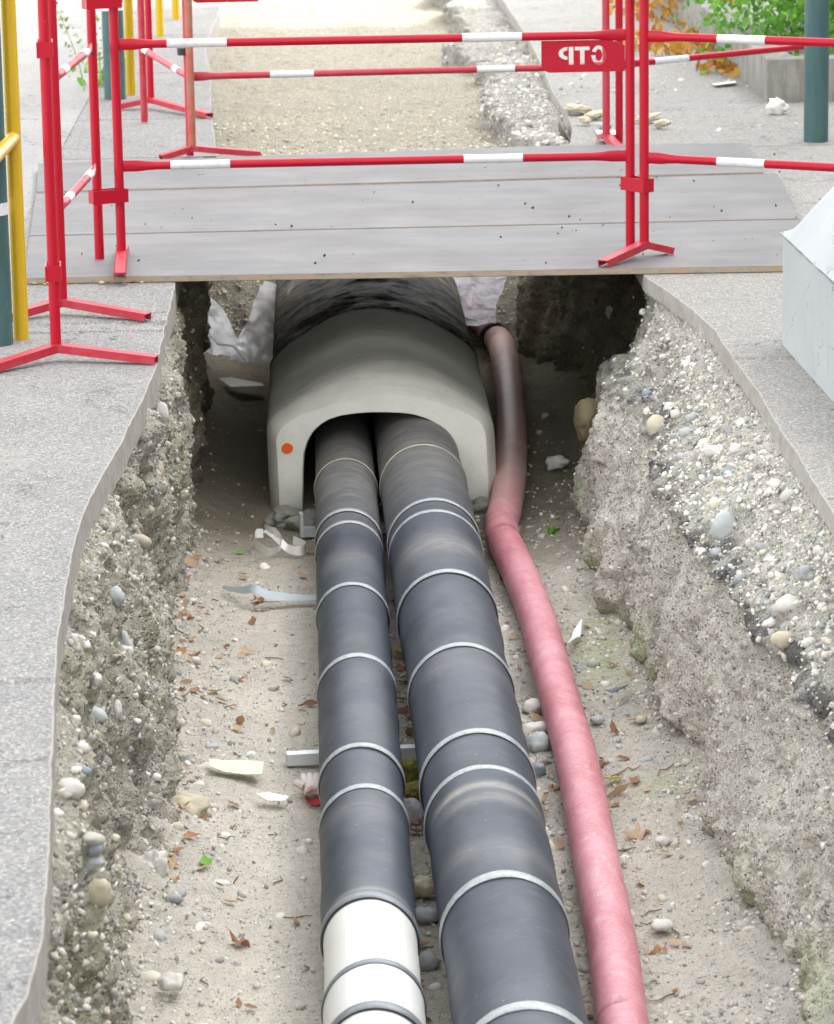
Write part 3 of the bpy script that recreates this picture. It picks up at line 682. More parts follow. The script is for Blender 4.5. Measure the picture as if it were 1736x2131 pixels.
# ------------------------------------------------------------------ concrete culvert
YC = P(603, 1062, FZ)[1]
outer = [(581, 1062), (579, 1020), (577, 980), (575, 945), (573, 915), (578, 897), (594, 881), (622, 865), (659, 851), (700, 836), (742, 826), (772, 822), (802, 820), (840, 822), (876, 827), (918, 838), (956, 852), (984, 865), (1004, 881), (1012, 900), (1015, 935), (1016, 965), (1018, 1010), (1020, 1056)]
inner = [(631, 1062), (632, 1020), (632, 980), (634, 944), (641, 920), (652, 900), (668, 885), (686, 874), (712, 866), (742, 862), (772, 860), (802, 860), (832, 861), (859, 864), (886, 872), (909, 884), (925, 895), (936, 907), (944, 932), (951, 965), (961, 1005), (972, 1056)]
O_ = [PY(a, b, YC) for a, b in outer]; I_ = [PY(a, b, YC) for a, b in inner]
for l in (O_, I_):
    l[0].z = FZ - .03; l[-1].z = FZ - .03
def ring(pts, y, off):
    c = Vector((sum(p.x for p in pts) / len(pts), 0, FZ + .12)); out = []
    for p in pts:
        d = Vector((p.x - c.x, 0, p.z - c.z)); d.normalize()
        out.append((p.x + d.x * off, y, p.z + max(d.z, 0) * off))
    return out
def densify(pts, k=3):
    out = []
    for a, b in zip(pts[:-1], pts[1:]):
        for i in range(k): out.append(a.lerp(b, i / k))
    return out + [pts[-1]]
def resample(l, n):
    L_ = [0]
    for a_, b_ in zip(l[:-1], l[1:]): L_.append(L_[-1] + (b_ - a_).length)
    out = []
    for k in range(n):
        d_ = L_[-1] * k / (n - 1); i = min(max(int(np.searchsorted(L_, d_)) - 1, 0), len(l) - 2)
        out.append(l[i].lerp(l[i + 1], (d_ - L_[i]) / (L_[i + 1] - L_[i])))
    return out
Od = resample(O_, 70); Id = resample(I_, 70)
rings = [ring(Id, YC + 1.15, 0), ring(Id, YC + .012, 0), ring(Id, YC, -.006) if False else ring(Id, YC, .004)]
for k in range(1, 4): rings.append([tuple(Vector(a).lerp(Vector(b), k / 4)) for a, b in zip(ring(Id, YC, .004), ring(Od, YC, -.004))])
rings += [ring(Od, YC, -.003), ring(Od, YC + .010, .004), ring(Od, YC + .05, .018), ring(Od, YC + .075, .026)]
for y in np.arange(.10, 1.13, .025): rings.append(ring(Od, YC + y, .028))
hw_ = (O_[-1].x - O_[0].x) / 2; cx_ = (O_[-1].x + O_[0].x) / 2
def dome(V, y0=.02): V[:, 2] += .042 * np.clip(1 - ((V[:, 0] - cx_) / hw_) ** 2, 0, 1) * np.clip((V[:, 1] - YC - y0) / .16, 0, 1) ** .7 * (V[:, 2] > FZ + .2)
V = np.array(rings).reshape(-1, 3); nr, npt = len(rings), len(Od)
keep = np.arange(len(V)) >= 6 * npt; W2 = V[keep].copy(); dome(W2); V[keep] = W2
fr = (V[:, 1] > YC + .02) & (V[:, 2] > FZ)
V[:, 2] += np.where(fr, .004 * fbm(V, (14, 14, 14), 4, 121), 0)
chm = np.clip(1 - abs(V[:, 1] - YC - .05) / .04, 0, 1); V[:, 2] += chm * .006 * fbm(V, (40, 40, 40), 3, 123)
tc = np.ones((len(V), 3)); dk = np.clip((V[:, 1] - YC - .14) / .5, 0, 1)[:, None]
tc *= 1 - dk * np.array([.34, .30, .36])  # light fading along the vault is painted into the concrete tint
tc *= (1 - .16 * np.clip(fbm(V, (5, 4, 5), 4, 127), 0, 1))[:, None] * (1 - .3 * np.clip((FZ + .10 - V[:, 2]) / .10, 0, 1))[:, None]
culv = empty('concrete_culvert', Vector((PY(797, 1060, YC).x, YC, FZ)))
tag(culv, 'pale precast concrete culvert over the pipes, arched mouth with an orange dot', 'culvert')
def child(o, p): o.parent = p; o.matrix_parent_inverse = Matrix.Translation(-p.location); return o
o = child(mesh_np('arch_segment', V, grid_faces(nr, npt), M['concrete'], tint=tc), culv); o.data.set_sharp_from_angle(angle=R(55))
# older, wrapped length further in
rings = []
yy = list(np.arange(1.14, 3.5, .02))
for y in yy: rings.append(ring(Od, YC + y, .030 if y < 1.16 else (.006 if y < 1.26 else .004 + .018 * min(1, (y - 1.26) * 6))))
V = np.array(rings).reshape(-1, 3); dome(V)
top = np.clip((V[:, 2] - FZ - .15) / .2, 0, 1)
V[:, 2] += top * (.012 * fbm(V, (7, 10, 7), 4, 131) + .012 * np.clip(fbm(V, (4, 16, 4), 3, 133), 0, 1))
o = child(mesh_np('wrapped_segment', V, grid_faces(len(yy), npt), M['bitumen']), culv)
tag(o, 'older arch length under black wrapping and dried mud')
dot = MB(); c0 = PY(598, 933, YC - .003); n = 40
dot.poly([c0 + Vector((math.cos(k * 6.283 / n) * .0175 * (1 + .03 * math.sin(k * .9)), -.0005, math.sin(k * 6.283 / n) * .016 * (1 + .03 * math.sin(k * .7)))) for k in range(n)])
child(dot.build('orange_dot', M['orange']), culv)
lift = MB(); c1 = P(740, 718, -.365)
for dx in (-.032, .032): lift.tube([c1 + Vector((dx, -.012, .0)), c1 + Vector((dx, .012, .0))], .003, 8)
for dy in (-.012, .012): lift.tube([c1 + Vector((-.034, dy, .002)), c1 + Vector((.034, dy, .002))], .003, 8)
child(lift.build('lifting_loop', M['plate_edge']), culv)
# cement squeezed out at the feet
for px, py, w in ((598, 1078, .12), (640, 1085, .10), (1000, 1062, .12)):
    stone(px, py, FZ + .012, w, .07, .10, M['mortar'], 'grey wet mortar heap at a foot of the concrete culvert', 'mortar', 'mortar heaps at the culvert feet', name='mortar_heap', ang=.5, sub=4)

# ------------------------------------------------------------------ pipes
def pipe(name, root, a, b, rfun, y0, y1, m, n=56, step=.02, tintf=None):
    ys = np.arange(y0, y1, step); th = np.linspace(0, 2 * np.pi, n, endpoint=False)
    V = []
    for y in ys:
        t_ = (y - a[1]) / (b[1] - a[1]); cx = a[0] + (b[0] - a[0]) * t_; cz = a[2] + (b[2] - a[2]) * t_
        r = rfun(y); V.append(np.stack([cx + r * np.cos(th), np.full(n, y), cz + r * np.sin(th)], 1))
    V = np.concatenate(V); k = len(ys)
    q = V.copy(); dr = .0016 * fbm(q, (7, 8, 7), 3, 141)
    cen = np.repeat(np.array([[a[0] + (b[0] - a[0]) * (y - a[1]) / (b[1] - a[1]), a[2] + (b[2] - a[2]) * (y - a[1]) / (b[1] - a[1])] for y in ys]), n, 0)
    V[:, 0] += (V[:, 0] - cen[:, 0]) / .1 * dr; V[:, 2] += (V[:, 2] - cen[:, 1]) / .1 * dr
    A = np.arange(k * n).reshape(k, n); B = np.roll(A, -1, 1)
    Fc = np.stack([A[:-1].ravel(), B[:-1].ravel(), B[1:].ravel(), A[1:].ravel()], 1)
    ti = None
    if tintf is not None: ti = np.concatenate([np.broadcast_to(tintf(y, th), (n,)) for y in ys])[:, None].repeat(3, 1)
    o = mesh_np(name, V, Fc, m, tint=ti); child(o, root); return o
def mkpipe(c_far, c_near, zc, rfun, bands, label, cream=None, seed=0, dust=()):
    pf = P(c_far[0], c_far[1], zc); pn = P(c_near[0], c_near[1], zc)
    root = empty('insulated_pipe', (pn.x, pn.y, FZ)); tag(root, label, 'pipe')
    ycr = None
    by = []
    for bx, byy, w, dk in bands:
        y = P(bx, byy, zc + rfun(8)).y; by.append((y, w, dk))
    # every sleeve of insulation steps at its tape
    order = sorted(y for y, _, _ in by)
    def rr(y):
        k = sum(1 for q in order if q > y); f = min([abs(y - q) for q in order] + [1])
        return rfun(y) + (.0022 if k % 2 else 0) + .0012 * math.exp(-(f / .02) ** 2)
    end = P(cream[0], cream[1], zc + rfun(6)).y if cream else 3.2
    dusty = [(P(a_, b_, zc + rfun(7)).y, w_, s_) for a_, b_, w_, s_ in dust]
    def dirt(y, th):
        base = min(1, max(.0, (y - 9.4) / .9)) ** .8
        up_ = np.clip(np.sin(th) * 1.25, 0, 1)
        d_ = sum(s_ * math.exp(-((y - q_) / w_) ** 2) for q_, w_, s_ in dusty)
        return np.clip(base + d_ * up_ ** 2, 0, 1)
    pipe('jacket', root, pf, pn, rr, end, YC + 1.1, M['pipe'], tintf=dirt)
    if cream: pipe('cream_sleeve', root, pf, pn, lambda y: rr(y) - .001, 3.2, end + .015, M['cream'])
    for i, (y, w, dk) in enumerate(by):
        n = 60; th = np.linspace(0, 2 * np.pi, n, endpoint=False); V = []
        t_ = (y - pf[1]) / (pn[1] - pf[1]); cx = pf[0] + (pn[0] - pf[0]) * t_
        qn = np.stack([np.cos(th), np.sin(th), np.full(n, i * 3.1 + seed)], 1)
        e1 = .0030 * fbm(qn, (2.2, 2.2, 1), 3, 151); e2 = .0018 * fbm(qn, (3, 3, 1), 3, 153)
        base = rfun(y)
        tl = .010 * rng.uniform(-1, 1) * np.cos(th)
        for dy, rad in ((w + e1, .0020), (w * .97 + e1, .0052), (-w * .9 + e2, .0056), (-w + e2, .0024)):
            V.append(np.stack([cx + (base + rad) * np.cos(th), y + dy + tl, zc + (base + rad) * np.sin(th)], 1))
        V = np.concatenate(V); A = np.arange(4 * n).reshape(4, n); B = np.roll(A, -1, 1)
        Fc = np.stack([A[:-1].ravel(), A[1:].ravel(), B[1:].ravel(), B[:-1].ravel()], 1)
        child(mesh_np('tape_band', V, Fc, M['st_tan' if dk == 2 else 'tape_dark' if dk else 'tape']), root)
        V = np.concatenate([np.stack([cx + (base + rad) * np.cos(th), y + dy + tl + e2, zc + (base + rad) * np.sin(th)], 1) for dy, rad in ((-w + .001, .0034), (-w - .0022, .0036), (-w - .0024, .0005))])
        A = np.arange(3 * n).reshape(3, n); B = np.roll(A, -1, 1)
        child(mesh_np('sleeve_seam_shade', V, np.stack([A[:-1].ravel(), A[1:].ravel(), B[1:].ravel(), B[:-1].ravel()], 1), M['black']), root)  # black ring drawn as the shadow line at each tape lap
    return root
zl, rl = FZ + .030 + .089, .089
mkpipe((719, 1000), (778, 2100), zl, lambda y: rl, [(722, 957, .007, 2), (727, 1063, .014, 0), (729, 1088, .013, 0), (739, 1217, .013, 0), (745, 1366, .014, 0), (750, 1553, .014, 0), (752, 1639, .013, 0), (765, 1865, .016, 1), (771, 2004, .010, 1), (778, 2094, .016, 1)],
       'narrower dark grey insulated pipe with grey tape rings, its near end cream', cream=(765, 1872), seed=5, dust=((762, 1852, .012, .8), (740, 1160, .1, .35), (750, 1680, .05, .25)))
zr = FZ + .028 + .121
mkpipe((879, 1000), (1078, 2100), zr, lambda y: .1225 if y > 8.4 else .1195 if y > 7 else .117, [(880, 930, .007, 2), (888, 1044, .013, 0), (896, 1068, .013, 0), (932, 1193, .014, 0), (948, 1344, .014, 0), (985, 1524, .015, 0), (1003, 1600, .013, 0), (1050, 1820, .017, 0), (1090, 2094, .017, 0)],
       'wider dark grey insulated pipe with pale tape rings, right of the narrower one', seed=9, dust=((1015, 1634, .018, 1.6), (1030, 1658, .03, .5), (900, 1130, .12, .6), (1040, 1760, .06, .35), (945, 1380, .05, .25)))

# supports under the pipes
def bar(p, q, w, h, m, name, label, cat):
    p, q = Vector(p), Vector(q); d = q - p; L = d.length; rz = math.atan2(d.y, d.x)
    mb = MB(); e = .0025
    for (cy, cz, sy, sz) in ((0, h - e / 2, w, e), (0, e / 2, w, e), (w / 2 - e / 2, h / 2, e, h - 2 * e), (-w / 2 + e / 2, h / 2, e, h - 2 * e)):
        mb.box((0, cy, cz), (L, sy, sz))
    o = mb.build(name, m, smooth=False); o.location = (p + q) / 2; o.rotation_euler = (0, 0, rz)
    return tag(o, label, cat)
bar(P(597, 1590, FZ + .004), P(1010, 1566, FZ + .004), .03, .026, M['alu'], 'support_bar', 'square aluminium bar lying under both pipes mid trench', 'support bar')
b2 = bar(P(630, 1116, FZ + .004), P(960, 1100, FZ + .004), .03, .026, M['alu'], 'support_bar', 'white metal bar under the pipes before the culvert mouth', 'support bar')
u_ = P(628, 1116, FZ + .01); mb = MB(); mb.box((0, 0, .035), (.008, .03, .07)); o = mb.build('upright_tab', M['alu']); o.parent = b2; o.location = b2.matrix_basis.inverted() @ u_

# ------------------------------------------------------------------ red hose
hp = [(1300, 2170), (1295, 2131), (1274, 1967), (1237, 1775), (1200, 1582), (1158, 1432), (1115, 1278), (1067, 1162), (1050, 1126), (1044, 1103), (1044, 1085), (1052, 1055), (1062, 994), (1065, 894), (1057, 794), (1046, 727), (1028, 697)]
zh = FZ + .052
W = [P(a, b, zh) for a, b in hp]
W.insert(0, W[0] + (W[0] - W[2]) * 2.5)
def catmull(W, k=10):
    out = []
    for i in range(len(W) - 1):
        p0, p1, p2, p3 = W[max(i - 1, 0)], W[i], W[i + 1], W[min(i + 2, len(W) - 1)]
        for j in range(k):
            t_ = j / k
            out.append(.5 * ((2 * p1) + (p2 - p0) * t_ + (2 * p0 - 5 * p1 + 4 * p2 - p3) * t_ ** 2 + (3 * p1 - p0 - 3 * p2 + p3) * t_ ** 3))
    return out + [W[-1]]
def hose(name, W, r, m, root, tint=None, n=28):
    C = catmull(W); V = []; ti = []
    for i, p in enumerate(C):
        t_ = (C[min(i + 1, len(C) - 1)] - C[max(i - 1, 0)]).normalized(); sx = t_.cross(Vector((0, 0, 1))).normalized(); sy = sx.cross(t_)
        rad = r(p) if callable(r) else r
        for k in range(n):
            a_ = 2 * math.pi * k / n; V.append(p + (sx * math.cos(a_) + sy * math.sin(a_)) * rad)
            ti.append((tint(p),) * 3 if tint else (0, 0, 0))
    A = np.arange(len(V)).reshape(-1, n); B = np.roll(A, -1, 1)
    o = mesh_np(name, V, np.stack([A[:-1].ravel(), B[:-1].ravel(), B[1:].ravel(), A[1:].ravel()], 1), m, tint=np.array(ti)); return child(o, root)
hr = empty('red_hose', (W[1].x, W[1].y, FZ)); tag(hr, 'faded red scuffed plastic hose bending alongside the right bank into the dark', 'hose')
kink = P(1046, 1095, zh)
hose('lower_length', W[:11], lambda p: .0485 - .004 * math.exp(-((p - kink).length / .03) ** 2), M['hose'], hr, lambda p: 0)
hose('upper_length', W[9:], lambda p: .050 - .005 * math.exp(-((p - kink).length / .03) ** 2), M['hose'], hr, lambda p: min(1, max(0, (p.y - 10.0) / .8)))
up = [P(1030, 700, zh + .01), P(1012, 682, zh + .02), P(995, 664, zh + .05), P(975, 640, zh + .06), P(955, 612, zh + .05), P(940, 585, zh + .04)]
o = hose('clean_length', up, .047, M['hose'], hr, lambda p: .0)
mb = MB(); mb.tube([P(1030, 700, zh + .01), P(1027, 697, zh + .012)], .0512, 24); child(mb.build('black_joint', M['black']), hr)

# ------------------------------------------------------------------ barriers
ZR = (.293, .648, 1.0)
def barrier(pa, pb, label, bands=((.16, .335), (.86, 1.03)), rails=(0, 1, 2), m='red', foot=None, foot_end='a', sign=None, g='red tubular barriers around the trench', zg=0, rfrac=1, post_m=None, lift=(0, 0), one=False):
    A, B = P(pa[0], pa[1], zg), P(pb[0], pb[1], zg); d = B - A; L = d.length; rz = math.atan2(d.y, d.x)
    root = empty('construction_barrier', A, rz); tag(root, label, 'barrier', g)
    pr = .0140
    for i, x in enumerate((0, L)[:1 if one else 2]):
        fe = (i == 0) == (foot_end == 'a')
        mb = MB(); b0 = (.038 if fe and foot else .004) + lift[i]
        mb.tube([(x, 0, b0), (x, 0, .3), (x, 0, .7), (x, 0, 1.06)], pr, 18)
        mb.build('post', M[post_m if (post_m and i == 0) else m], root)
    for ri in rails:
        z = ZR[ri]; mb = MB(); s = pr * .6
        xs = [s, s + .045, s + .075, s + .10]; xs = xs + [L / 2] + [L - q for q in reversed(xs)]
        fl = [(.42, 1.38), (.42, 1.38), (.8, 1.12), (1, 1), (1, 1), (1, 1), (.8, 1.12), (.42, 1.38), (.42, 1.38)]
        mb.tube([(x, 0, z) for x in xs], .0122, 18, flat=fl)
        rl_ = mb.build('rail', M[m], root)
        for a_, b_ in bands:
            w = MB(); w.tube([(a_, 0, z), (b_, 0, z)], .0128, 18, caps=False); w.build('white_band', M['white'], rl_)
    if foot:
        e1, c_, e2 = [P(a_, b_, zg) for a_, b_ in foot]
        Mi = Matrix.Rotation(-rz, 4, 'Z') @ Matrix.Translation(-A)
        xx = 0 if foot_end == 'a' else L
        ctr = Vector((xx, 0, .036)); e1 = Mi @ e1; e2 = Mi @ e2
        mb = MB()
        for e in (e1, e2):
            e = Vector((e.x, e.y, .012)); dd = e - ctr; Ln = dd.length
            rot = dd.to_track_quat('X', 'Z').to_matrix(); mid = (ctr + e) / 2
            up_ = rot @ Vector((0, 0, 1)); sd = rot @ Vector((0, 1, 0))
            mb.box(mid + up_ * .0085, (Ln + .012, .034, .0035), rot)
            for sg in (-1, 1): mb.box(mid + sd * sg * .0158, (Ln + .010, .0032, .0205), rot)
        mb.build('foot', M['red_old'], root, smooth=False)
    if sign:
        SW, SH = .245, .093; x1 = L - pr - .001 if sign == 'b' else SW + .02
        zt = ZR[1] - .0135 + (.018 if sign == 'x' else 0)
        sx = lambda v: x1 - SW + v * SW
        # outline (u to the right seen by the reader of the front = mirrored here), letters are cut through
        build_sign(root, x1 - SW, x1, zt - SH, zt)
    return root, A, rz, L

def build_sign(root, x0, x1, z0, z1):
    cu = bpy.data.curves.new('sign', 'CURVE'); cu.dimensions = '2D'; cu.fill_mode = 'BOTH'; cu.extrude = .0014
    W_, H_ = x1 - x0, z1 - z0
    def add(pts):
        sp = cu.splines.new('POLY'); sp.points.add(len(pts) - 1); sp.use_cyclic_u = True
        for i, (u, v) in enumerate(pts): sp.points[i].co = (x0 + u * W_, z0 + v * H_, 0, 1)
    # plate outline: rounded lower left corner, cut upper right corner (seen from the back, as in the picture)
    arc = [(.11 - .11 * math.cos(t_), .27 - .27 * math.sin(t_)) for t_ in [k * math.pi / 16 for k in range(9)]]
    add([(0, 1), ] + arc + [(1, 0.0), (1, .82), (.88, .95), (.80, 1)])
    IW, IH = 1125., 435.        # measured on the plate
    def uv(p): return ((p[0] - 108) / IW, 1 - (p[1] - 212) / IH)
    def L_(pts): add([uv(p) for p in pts])
    L_([(478, 300), (540, 300), (540, 545), (478, 545)])                     # stem of P
    def arcp(cx, cy, rx, ry, a0, a1, n=14): return [(cx + rx * math.cos(R(a0 + (a1 - a0) * k / n)), cy - ry * math.sin(R(a0 + (a1 - a0) * k / n))) for k in range(n + 1)]
    L_(arcp(460, 388, 120, 87, 90, 270) + arcp(460, 388, 58, 42, 270, 90))    # bowl of P
    L_([(558, 300), (758, 300), (758, 350), (690, 350), (690, 545), (630, 545), (630, 350), (558, 350)])   # T
    L_(arcp(880, 418, 98, 130, 158, -180 + 15, 24)[:] + [(780, 420), (838, 420), (838, 480)] + arcp(880, 418, 46, 82, -150, 150, 22))   # G
    o = bpy.data.objects.new('tmp', cu); col.objects.link(o)
    dg = bpy.context.evaluated_depsgraph_get(); me = bpy.data.meshes.new_from_object(o.evaluated_get(dg)); bpy.data.objects.remove(o)
    me.transform(Matrix.Rotation(R(90), 4, 'X'))
    so = bpy.data.objects.new('sign_plate', me); col.objects.link(so); me.materials.clear(); me.materials.append(M['red']); so.parent = root
    tag(so, 'red plate with GTP cut through, seen mirrored from behind')

front = barrier((254, 552), (1312, 529), 'red barrier across the front steel plate with the mirrored GTP plate', bands=((.152, .326), (1.012, 1.186)), foot=((250, 582), (254, 552), (257, 526)), sign='b', zg=.019)
barrier((131, 655), (208, 552), 'red barrier along the left trench edge, seen nearly end on', bands=((.16, .26), (.62, .72)), foot=((20, 668), (131, 655), (305, 668)), zg=.0)
bA = barrier((118, 752), (118, 740), 'nearest red barrier post with splayed foot and collar beside the yellow pole', rails=(), bands=(), foot=((-30, 780), (118, 752), (322, 758)), zg=0, one=True)
bD = barrier((1341, 534), (2330, 600), 'red barrier running right from the sign barrier toward the pale concrete block', bands=((.235, .385), (1.0, 1.17)), foot=((1257, 556), (1341, 534), (1394, 529)), zg=.019)
barrier((396, 326), (1262, 303), 'faded red barrier behind the plates in front of yellow gravel', bands=((.30, .46), (1.06, 1.20)), m='red_old', foot=((1290, 318), (1262, 300), (1253, 292)), foot_end='b', zg=.0, post_m=None, sign='x')
barrier((1289, 300), (2010, 215), 'red barrier running right behind the plates and behind the green pole', bands=((.17, .34), (.95, 1.1)), zg=0)
barrier((401, 329), (301, 256), 'scuffed red barrier with rusty post slanting back from the plates on the left', bands=((.25, .36), (.98, 1.10)), m='red_old', foot=((338, 334), (401, 329), (540, 327)), zg=0, post_m='red_rust')
barrier((315, 226), (312, 110), 'farthest red barrier seen end on beside the far yellow posts', bands=((.2, .35), (.9, 1.0)), foot=((248, 228), (315, 226), (435, 246)), zg=0)
def clamp(b, p_from, p_to, z, zg, over=.020, h=.040):
    root, A, rz, L = b; q0, q1 = P(p_from[0], p_from[1], zg), P(p_to[0], p_to[1], zg)
    Mi = Matrix.Rotation(-rz, 4, 'Z') @ Matrix.Translation(-A); a_, c_ = Mi @ q0, Mi @ q1; d = c_ - a_; d.z = 0
    rot = Matrix.Rotation(math.atan2(d.y, d.x), 3, 'Z'); mb = MB(); mid = (a_ + c_) / 2; mid.z = z; Lc = d.length + 2 * over
    sd = rot @ Vector((0, 1, 0)); fw = rot @ Vector((1, 0, 0))
    for s_ in (-1, 1):
        mb.box(mid + sd * s_ * .0185, (Lc, .004, h), rot); mb.box(mid + fw * s_ * (Lc / 2 - .002), (.004, .034, h), rot)
    mb.build('clamp', M['red'], root, smooth=False)
for z in (.208, .775):
    clamp(front, (254, 552), (208, 556), z, .019); clamp(front, (1312, 529), (1341, 534), z + .004, .019)
    clamp(bA, (118, 752), (118, 744), z + .02, 0, .016)
mb = MB(); mb.tube([P(389, 326, 0) + Vector((0, 0, .372)), P(389, 326, 0) + Vector((0, 0, .398))], .024, 14)
o = mb.build('rubber_wrap', M['black']); bE = [x for x in bpy.data.objects if x.name.startswith('construction_barrier')]
E = [x for x in bE if 'scuffed' in x['label']][0]; o.parent = E; o.matrix_parent_inverse = (Matrix.Translation(E.location) @ Matrix.Rotation(E.rotation_euler.z, 4, 'Z')).inverted()

# ------------------------------------------------------------------ poles, hoops
def pole(px, py, wpx_top, label, band, h=2.6):
    p = P(px, py); r = .0455; root = empty('green_pole', p); tag(root, label, 'pole', None)
    mb = MB(); mb.tube([(0, 0, -.05), (0, 0, .6), (0, 0, 1.4), (0, 0, h)], r, 32); mb.build('shaft', M['green'], root)
    mb = MB(); mb.tube([(0, 0, h), (0, 0, h + .02), (0, 0, h + .035)], [r, r * .8, r * .2], 24); mb.build('cap', M['green'], root)
    if band: mb = MB(); mb.tube([(0, 0, band - .016), (0, 0, band + .016)], r + .0012, 32, caps=False); mb.build('white_band', M['white'], root)
pole(-8, 716, 0, 'thick dark green pole at the left picture edge with white band', .36)
pole(240, 205, 0, 'green pole behind the front barrier on the far left pavement', .385)
pole(1698, 293, 0, 'green pole on the right pavement, scuffed, in front of the hedge', None)
def hoop(pa, pb, label, top=1.0):
    A, B = P(*pa), P(*pb); root = empty('yellow_hoop', A); tag(root, label, 'hoop barrier'); d = B - A; r = .0200
    for i, q in enumerate((Vector((0, 0, 0)), d)):
        mb = MB(); mb.tube([q + Vector((0, 0, -.05)), q + Vector((0, 0, .5)), q + Vector((0, 0, top))], r, 24); mb.build('post', M['yellow'], root)
    mb = MB(); pts = [Vector((0, 0, top)) + (d * (1 - math.cos(a_)) * .08) + Vector((0, 0, .08 * math.sin(a_))) for a_ in [k * math.pi / 12 for k in range(7)]]
    pts2 = [Vector((0, 0, top)) + d - (d * (1 - math.cos(a_)) * .08) + Vector((0, 0, .08 * math.sin(a_))) for a_ in [k * math.pi / 12 for k in range(6, -1, -1)]]
    mb.tube(pts + pts2, r, 24); mb.build('top_bend', M['yellow'], root)
    mb = MB(); u = d.normalized(); mb.tube([Vector((0, 0, .535)) + u * .012, Vector((0, 0, .535)) + d - u * .012], .0175, 24); mb.build('cross_bar', M['yellow'], root)
hoop((45, 706), (-130, 985), 'nearest yellow steel hoop barrier beside the thick green pole')
pb_ = P(335, 72)
hoop((273, 197), (333, 76), 'yellow hoop barrier on the far left pavement beyond the red posts')
hoop((366, 40), (402, -60), 'farthest yellow hoop barrier at the top of the picture')

# ------------------------------------------------------------------ pale concrete block on the right
b0 = P(1628, 717); b1 = P(1736, 838)
dirv = (b1 - b0).normalized(); nrm = Vector((-dirv.y, dirv.x, 0)); nrm = nrm if nrm.x > 0 else -nrm
Lb, Wb, Hb = 1.5, .9, .288
root = empty('concrete_block', b0); tag(root, 'pale blue grey concrete block with sloping top at the right picture edge', 'concrete block')
mb = MB(); rng2 = []
prof = [(0, 0), (0, Hb), (-.008, Hb + .004), (.02, Hb + .040), (.06, Hb + .10), (.11, Hb + .155), (.18, Hb + .205), (.28, Hb + .24), (.45, Hb + .26)]
prof = prof + [(Wb - u, v) for u, v in reversed(prof[:-1])]
us = np.linspace(0, Lb, 40); V = []
for u in us:
    for a_, v in prof:
        e = 0
        # the ends slope in as well
        if v > Hb + .005:
            k = min(u, Lb - u); lim = max(0.0, (k / .20)) ; v = Hb + .004 + (v - Hb - .004) * min(1, 1 - (1 - min(lim, 1)) ** 2)
        V.append(b0 - b0 + dirv * u + nrm * a_ + Vector((0, 0, v)))
V = np.array(V); V[:, 2] += .003 * fbm(V, (9, 9, 9), 3, 161) * (V[:, 2] > .1)
npf = len(prof); Fc = grid_faces(40, npf)
o = mesh_np('body', V, Fc, M['block'], smooth=True, parent=root)
bm = bmesh.new(); bm.from_mesh(o.data); bm.verts.ensure_lookup_table()
for st in (0, 39 * npf): bm.faces.new([bm.verts[st + i] for i in range(npf)])
bmesh.ops.recalc_face_normals(bm, faces=bm.faces[:]); bm.to_mesh(o.data); bm.free(); o.data.polygons.foreach_set('use_smooth', np.ones(len(o.data.polygons), bool)); o.data.set_sharp_from_angle(angle=R(30))
mb = MB(); mb.tube([dirv * u + Vector((0, 0, Hb + .001 + .002 * math.sin(u * 40))) - nrm * .002 for u in np.linspace(.01, Lb - .01, 50)], .005, 8); mb.build('mortar_line', M['mortar'], root)

# ------------------------------------------------------------------ planter wall, hedge, dry ivy
c0 = P(1588, 206); wx = c0.x
mb = MB(); hgt = .175
mb.box((wx + .06, c0.y + 8, hgt / 2 - .01), (.12, 16, hgt + .02), bev=.008); mb.box((wx + 2.6, c0.y - .06, hgt / 2 - .011), (5.2, .12, hgt + .02), bev=.008)
tag(mb.build('planter_wall', M['oldwall'], loc=(wx, c0.y, 0)), 'low weathered concrete planter wall on the right below the green hedge', 'wall')
mb = MB(); mb.poly([(wx + .12, c0.y, .12), (wx + 5, c0.y, .12), (wx + 5, c0.y + 16, .12), (wx + .12, c0.y + 16, .12)]); tag(mb.build('planter_soil', M['mortar']), kind='structure')
def foliage(name, pts, size, m, parent=None):
    n = len(pts); L0 = np.array([(-.5, 0, 0), (-.15, .28, .05), (.3, .2, .03), (.55, 0, -.05), (.3, -.2, .03), (-.15, -.28, .05)])
    ax = rng.normal(size=(n, 3)); ax[:, 2] = np.abs(ax[:, 2]) * .8 ; ax /= np.linalg.norm(ax, axis=1)[:, None]
    r = rng.normal(size=(n, 3)); t1 = np.cross(ax, r); t1 /= np.linalg.norm(t1, axis=1)[:, None]; t2 = np.cross(ax, t1)
    sz = size * rng.uniform(.6, 1.3, n)
    V = np.asarray(pts)[:, None, :] + sz[:, None, None] * (L0[None, :, 0:1] * t1[:, None] + L0[None, :, 1:2] * t2[:, None] + L0[None, :, 2:3] * ax[:, None])
    Fc = np.arange(n * 6).reshape(n, 6); return mesh_np(name, V.reshape(-1, 3), Fc, m, smooth=False, parent=parent)
def shrub(name, c, rad, n, size, m, label, cat='shrub', clumps=40):
    root = empty(name, (c[0], c[1], .12)); tag(root, label, cat)
    cl = rng.normal(size=(clumps, 3)); cl /= np.linalg.norm(cl, axis=1)[:, None]; cl *= rng.uniform(.45, 1, (clumps, 1)); cl[:, 2] = np.abs(cl[:, 2])
    idx = rng.integers(0, clumps, n); off = rng.normal(size=(n, 3)) * .16
    pt = (cl[idx] + off) * np.array(rad)
    foliage('foliage', pt, size, m, root)
    mb = MB()
    for k in range(10):
        e = cl[k] * np.array(rad) * .9; mb.tube([(0, 0, -.02), tuple(e * .5 + np.array([0, 0, .05])), tuple(e)], [.012, .008, .003], 6)
    mb.build('stem', M['stem'], root)
h1 = P(1575, 60, .2); 
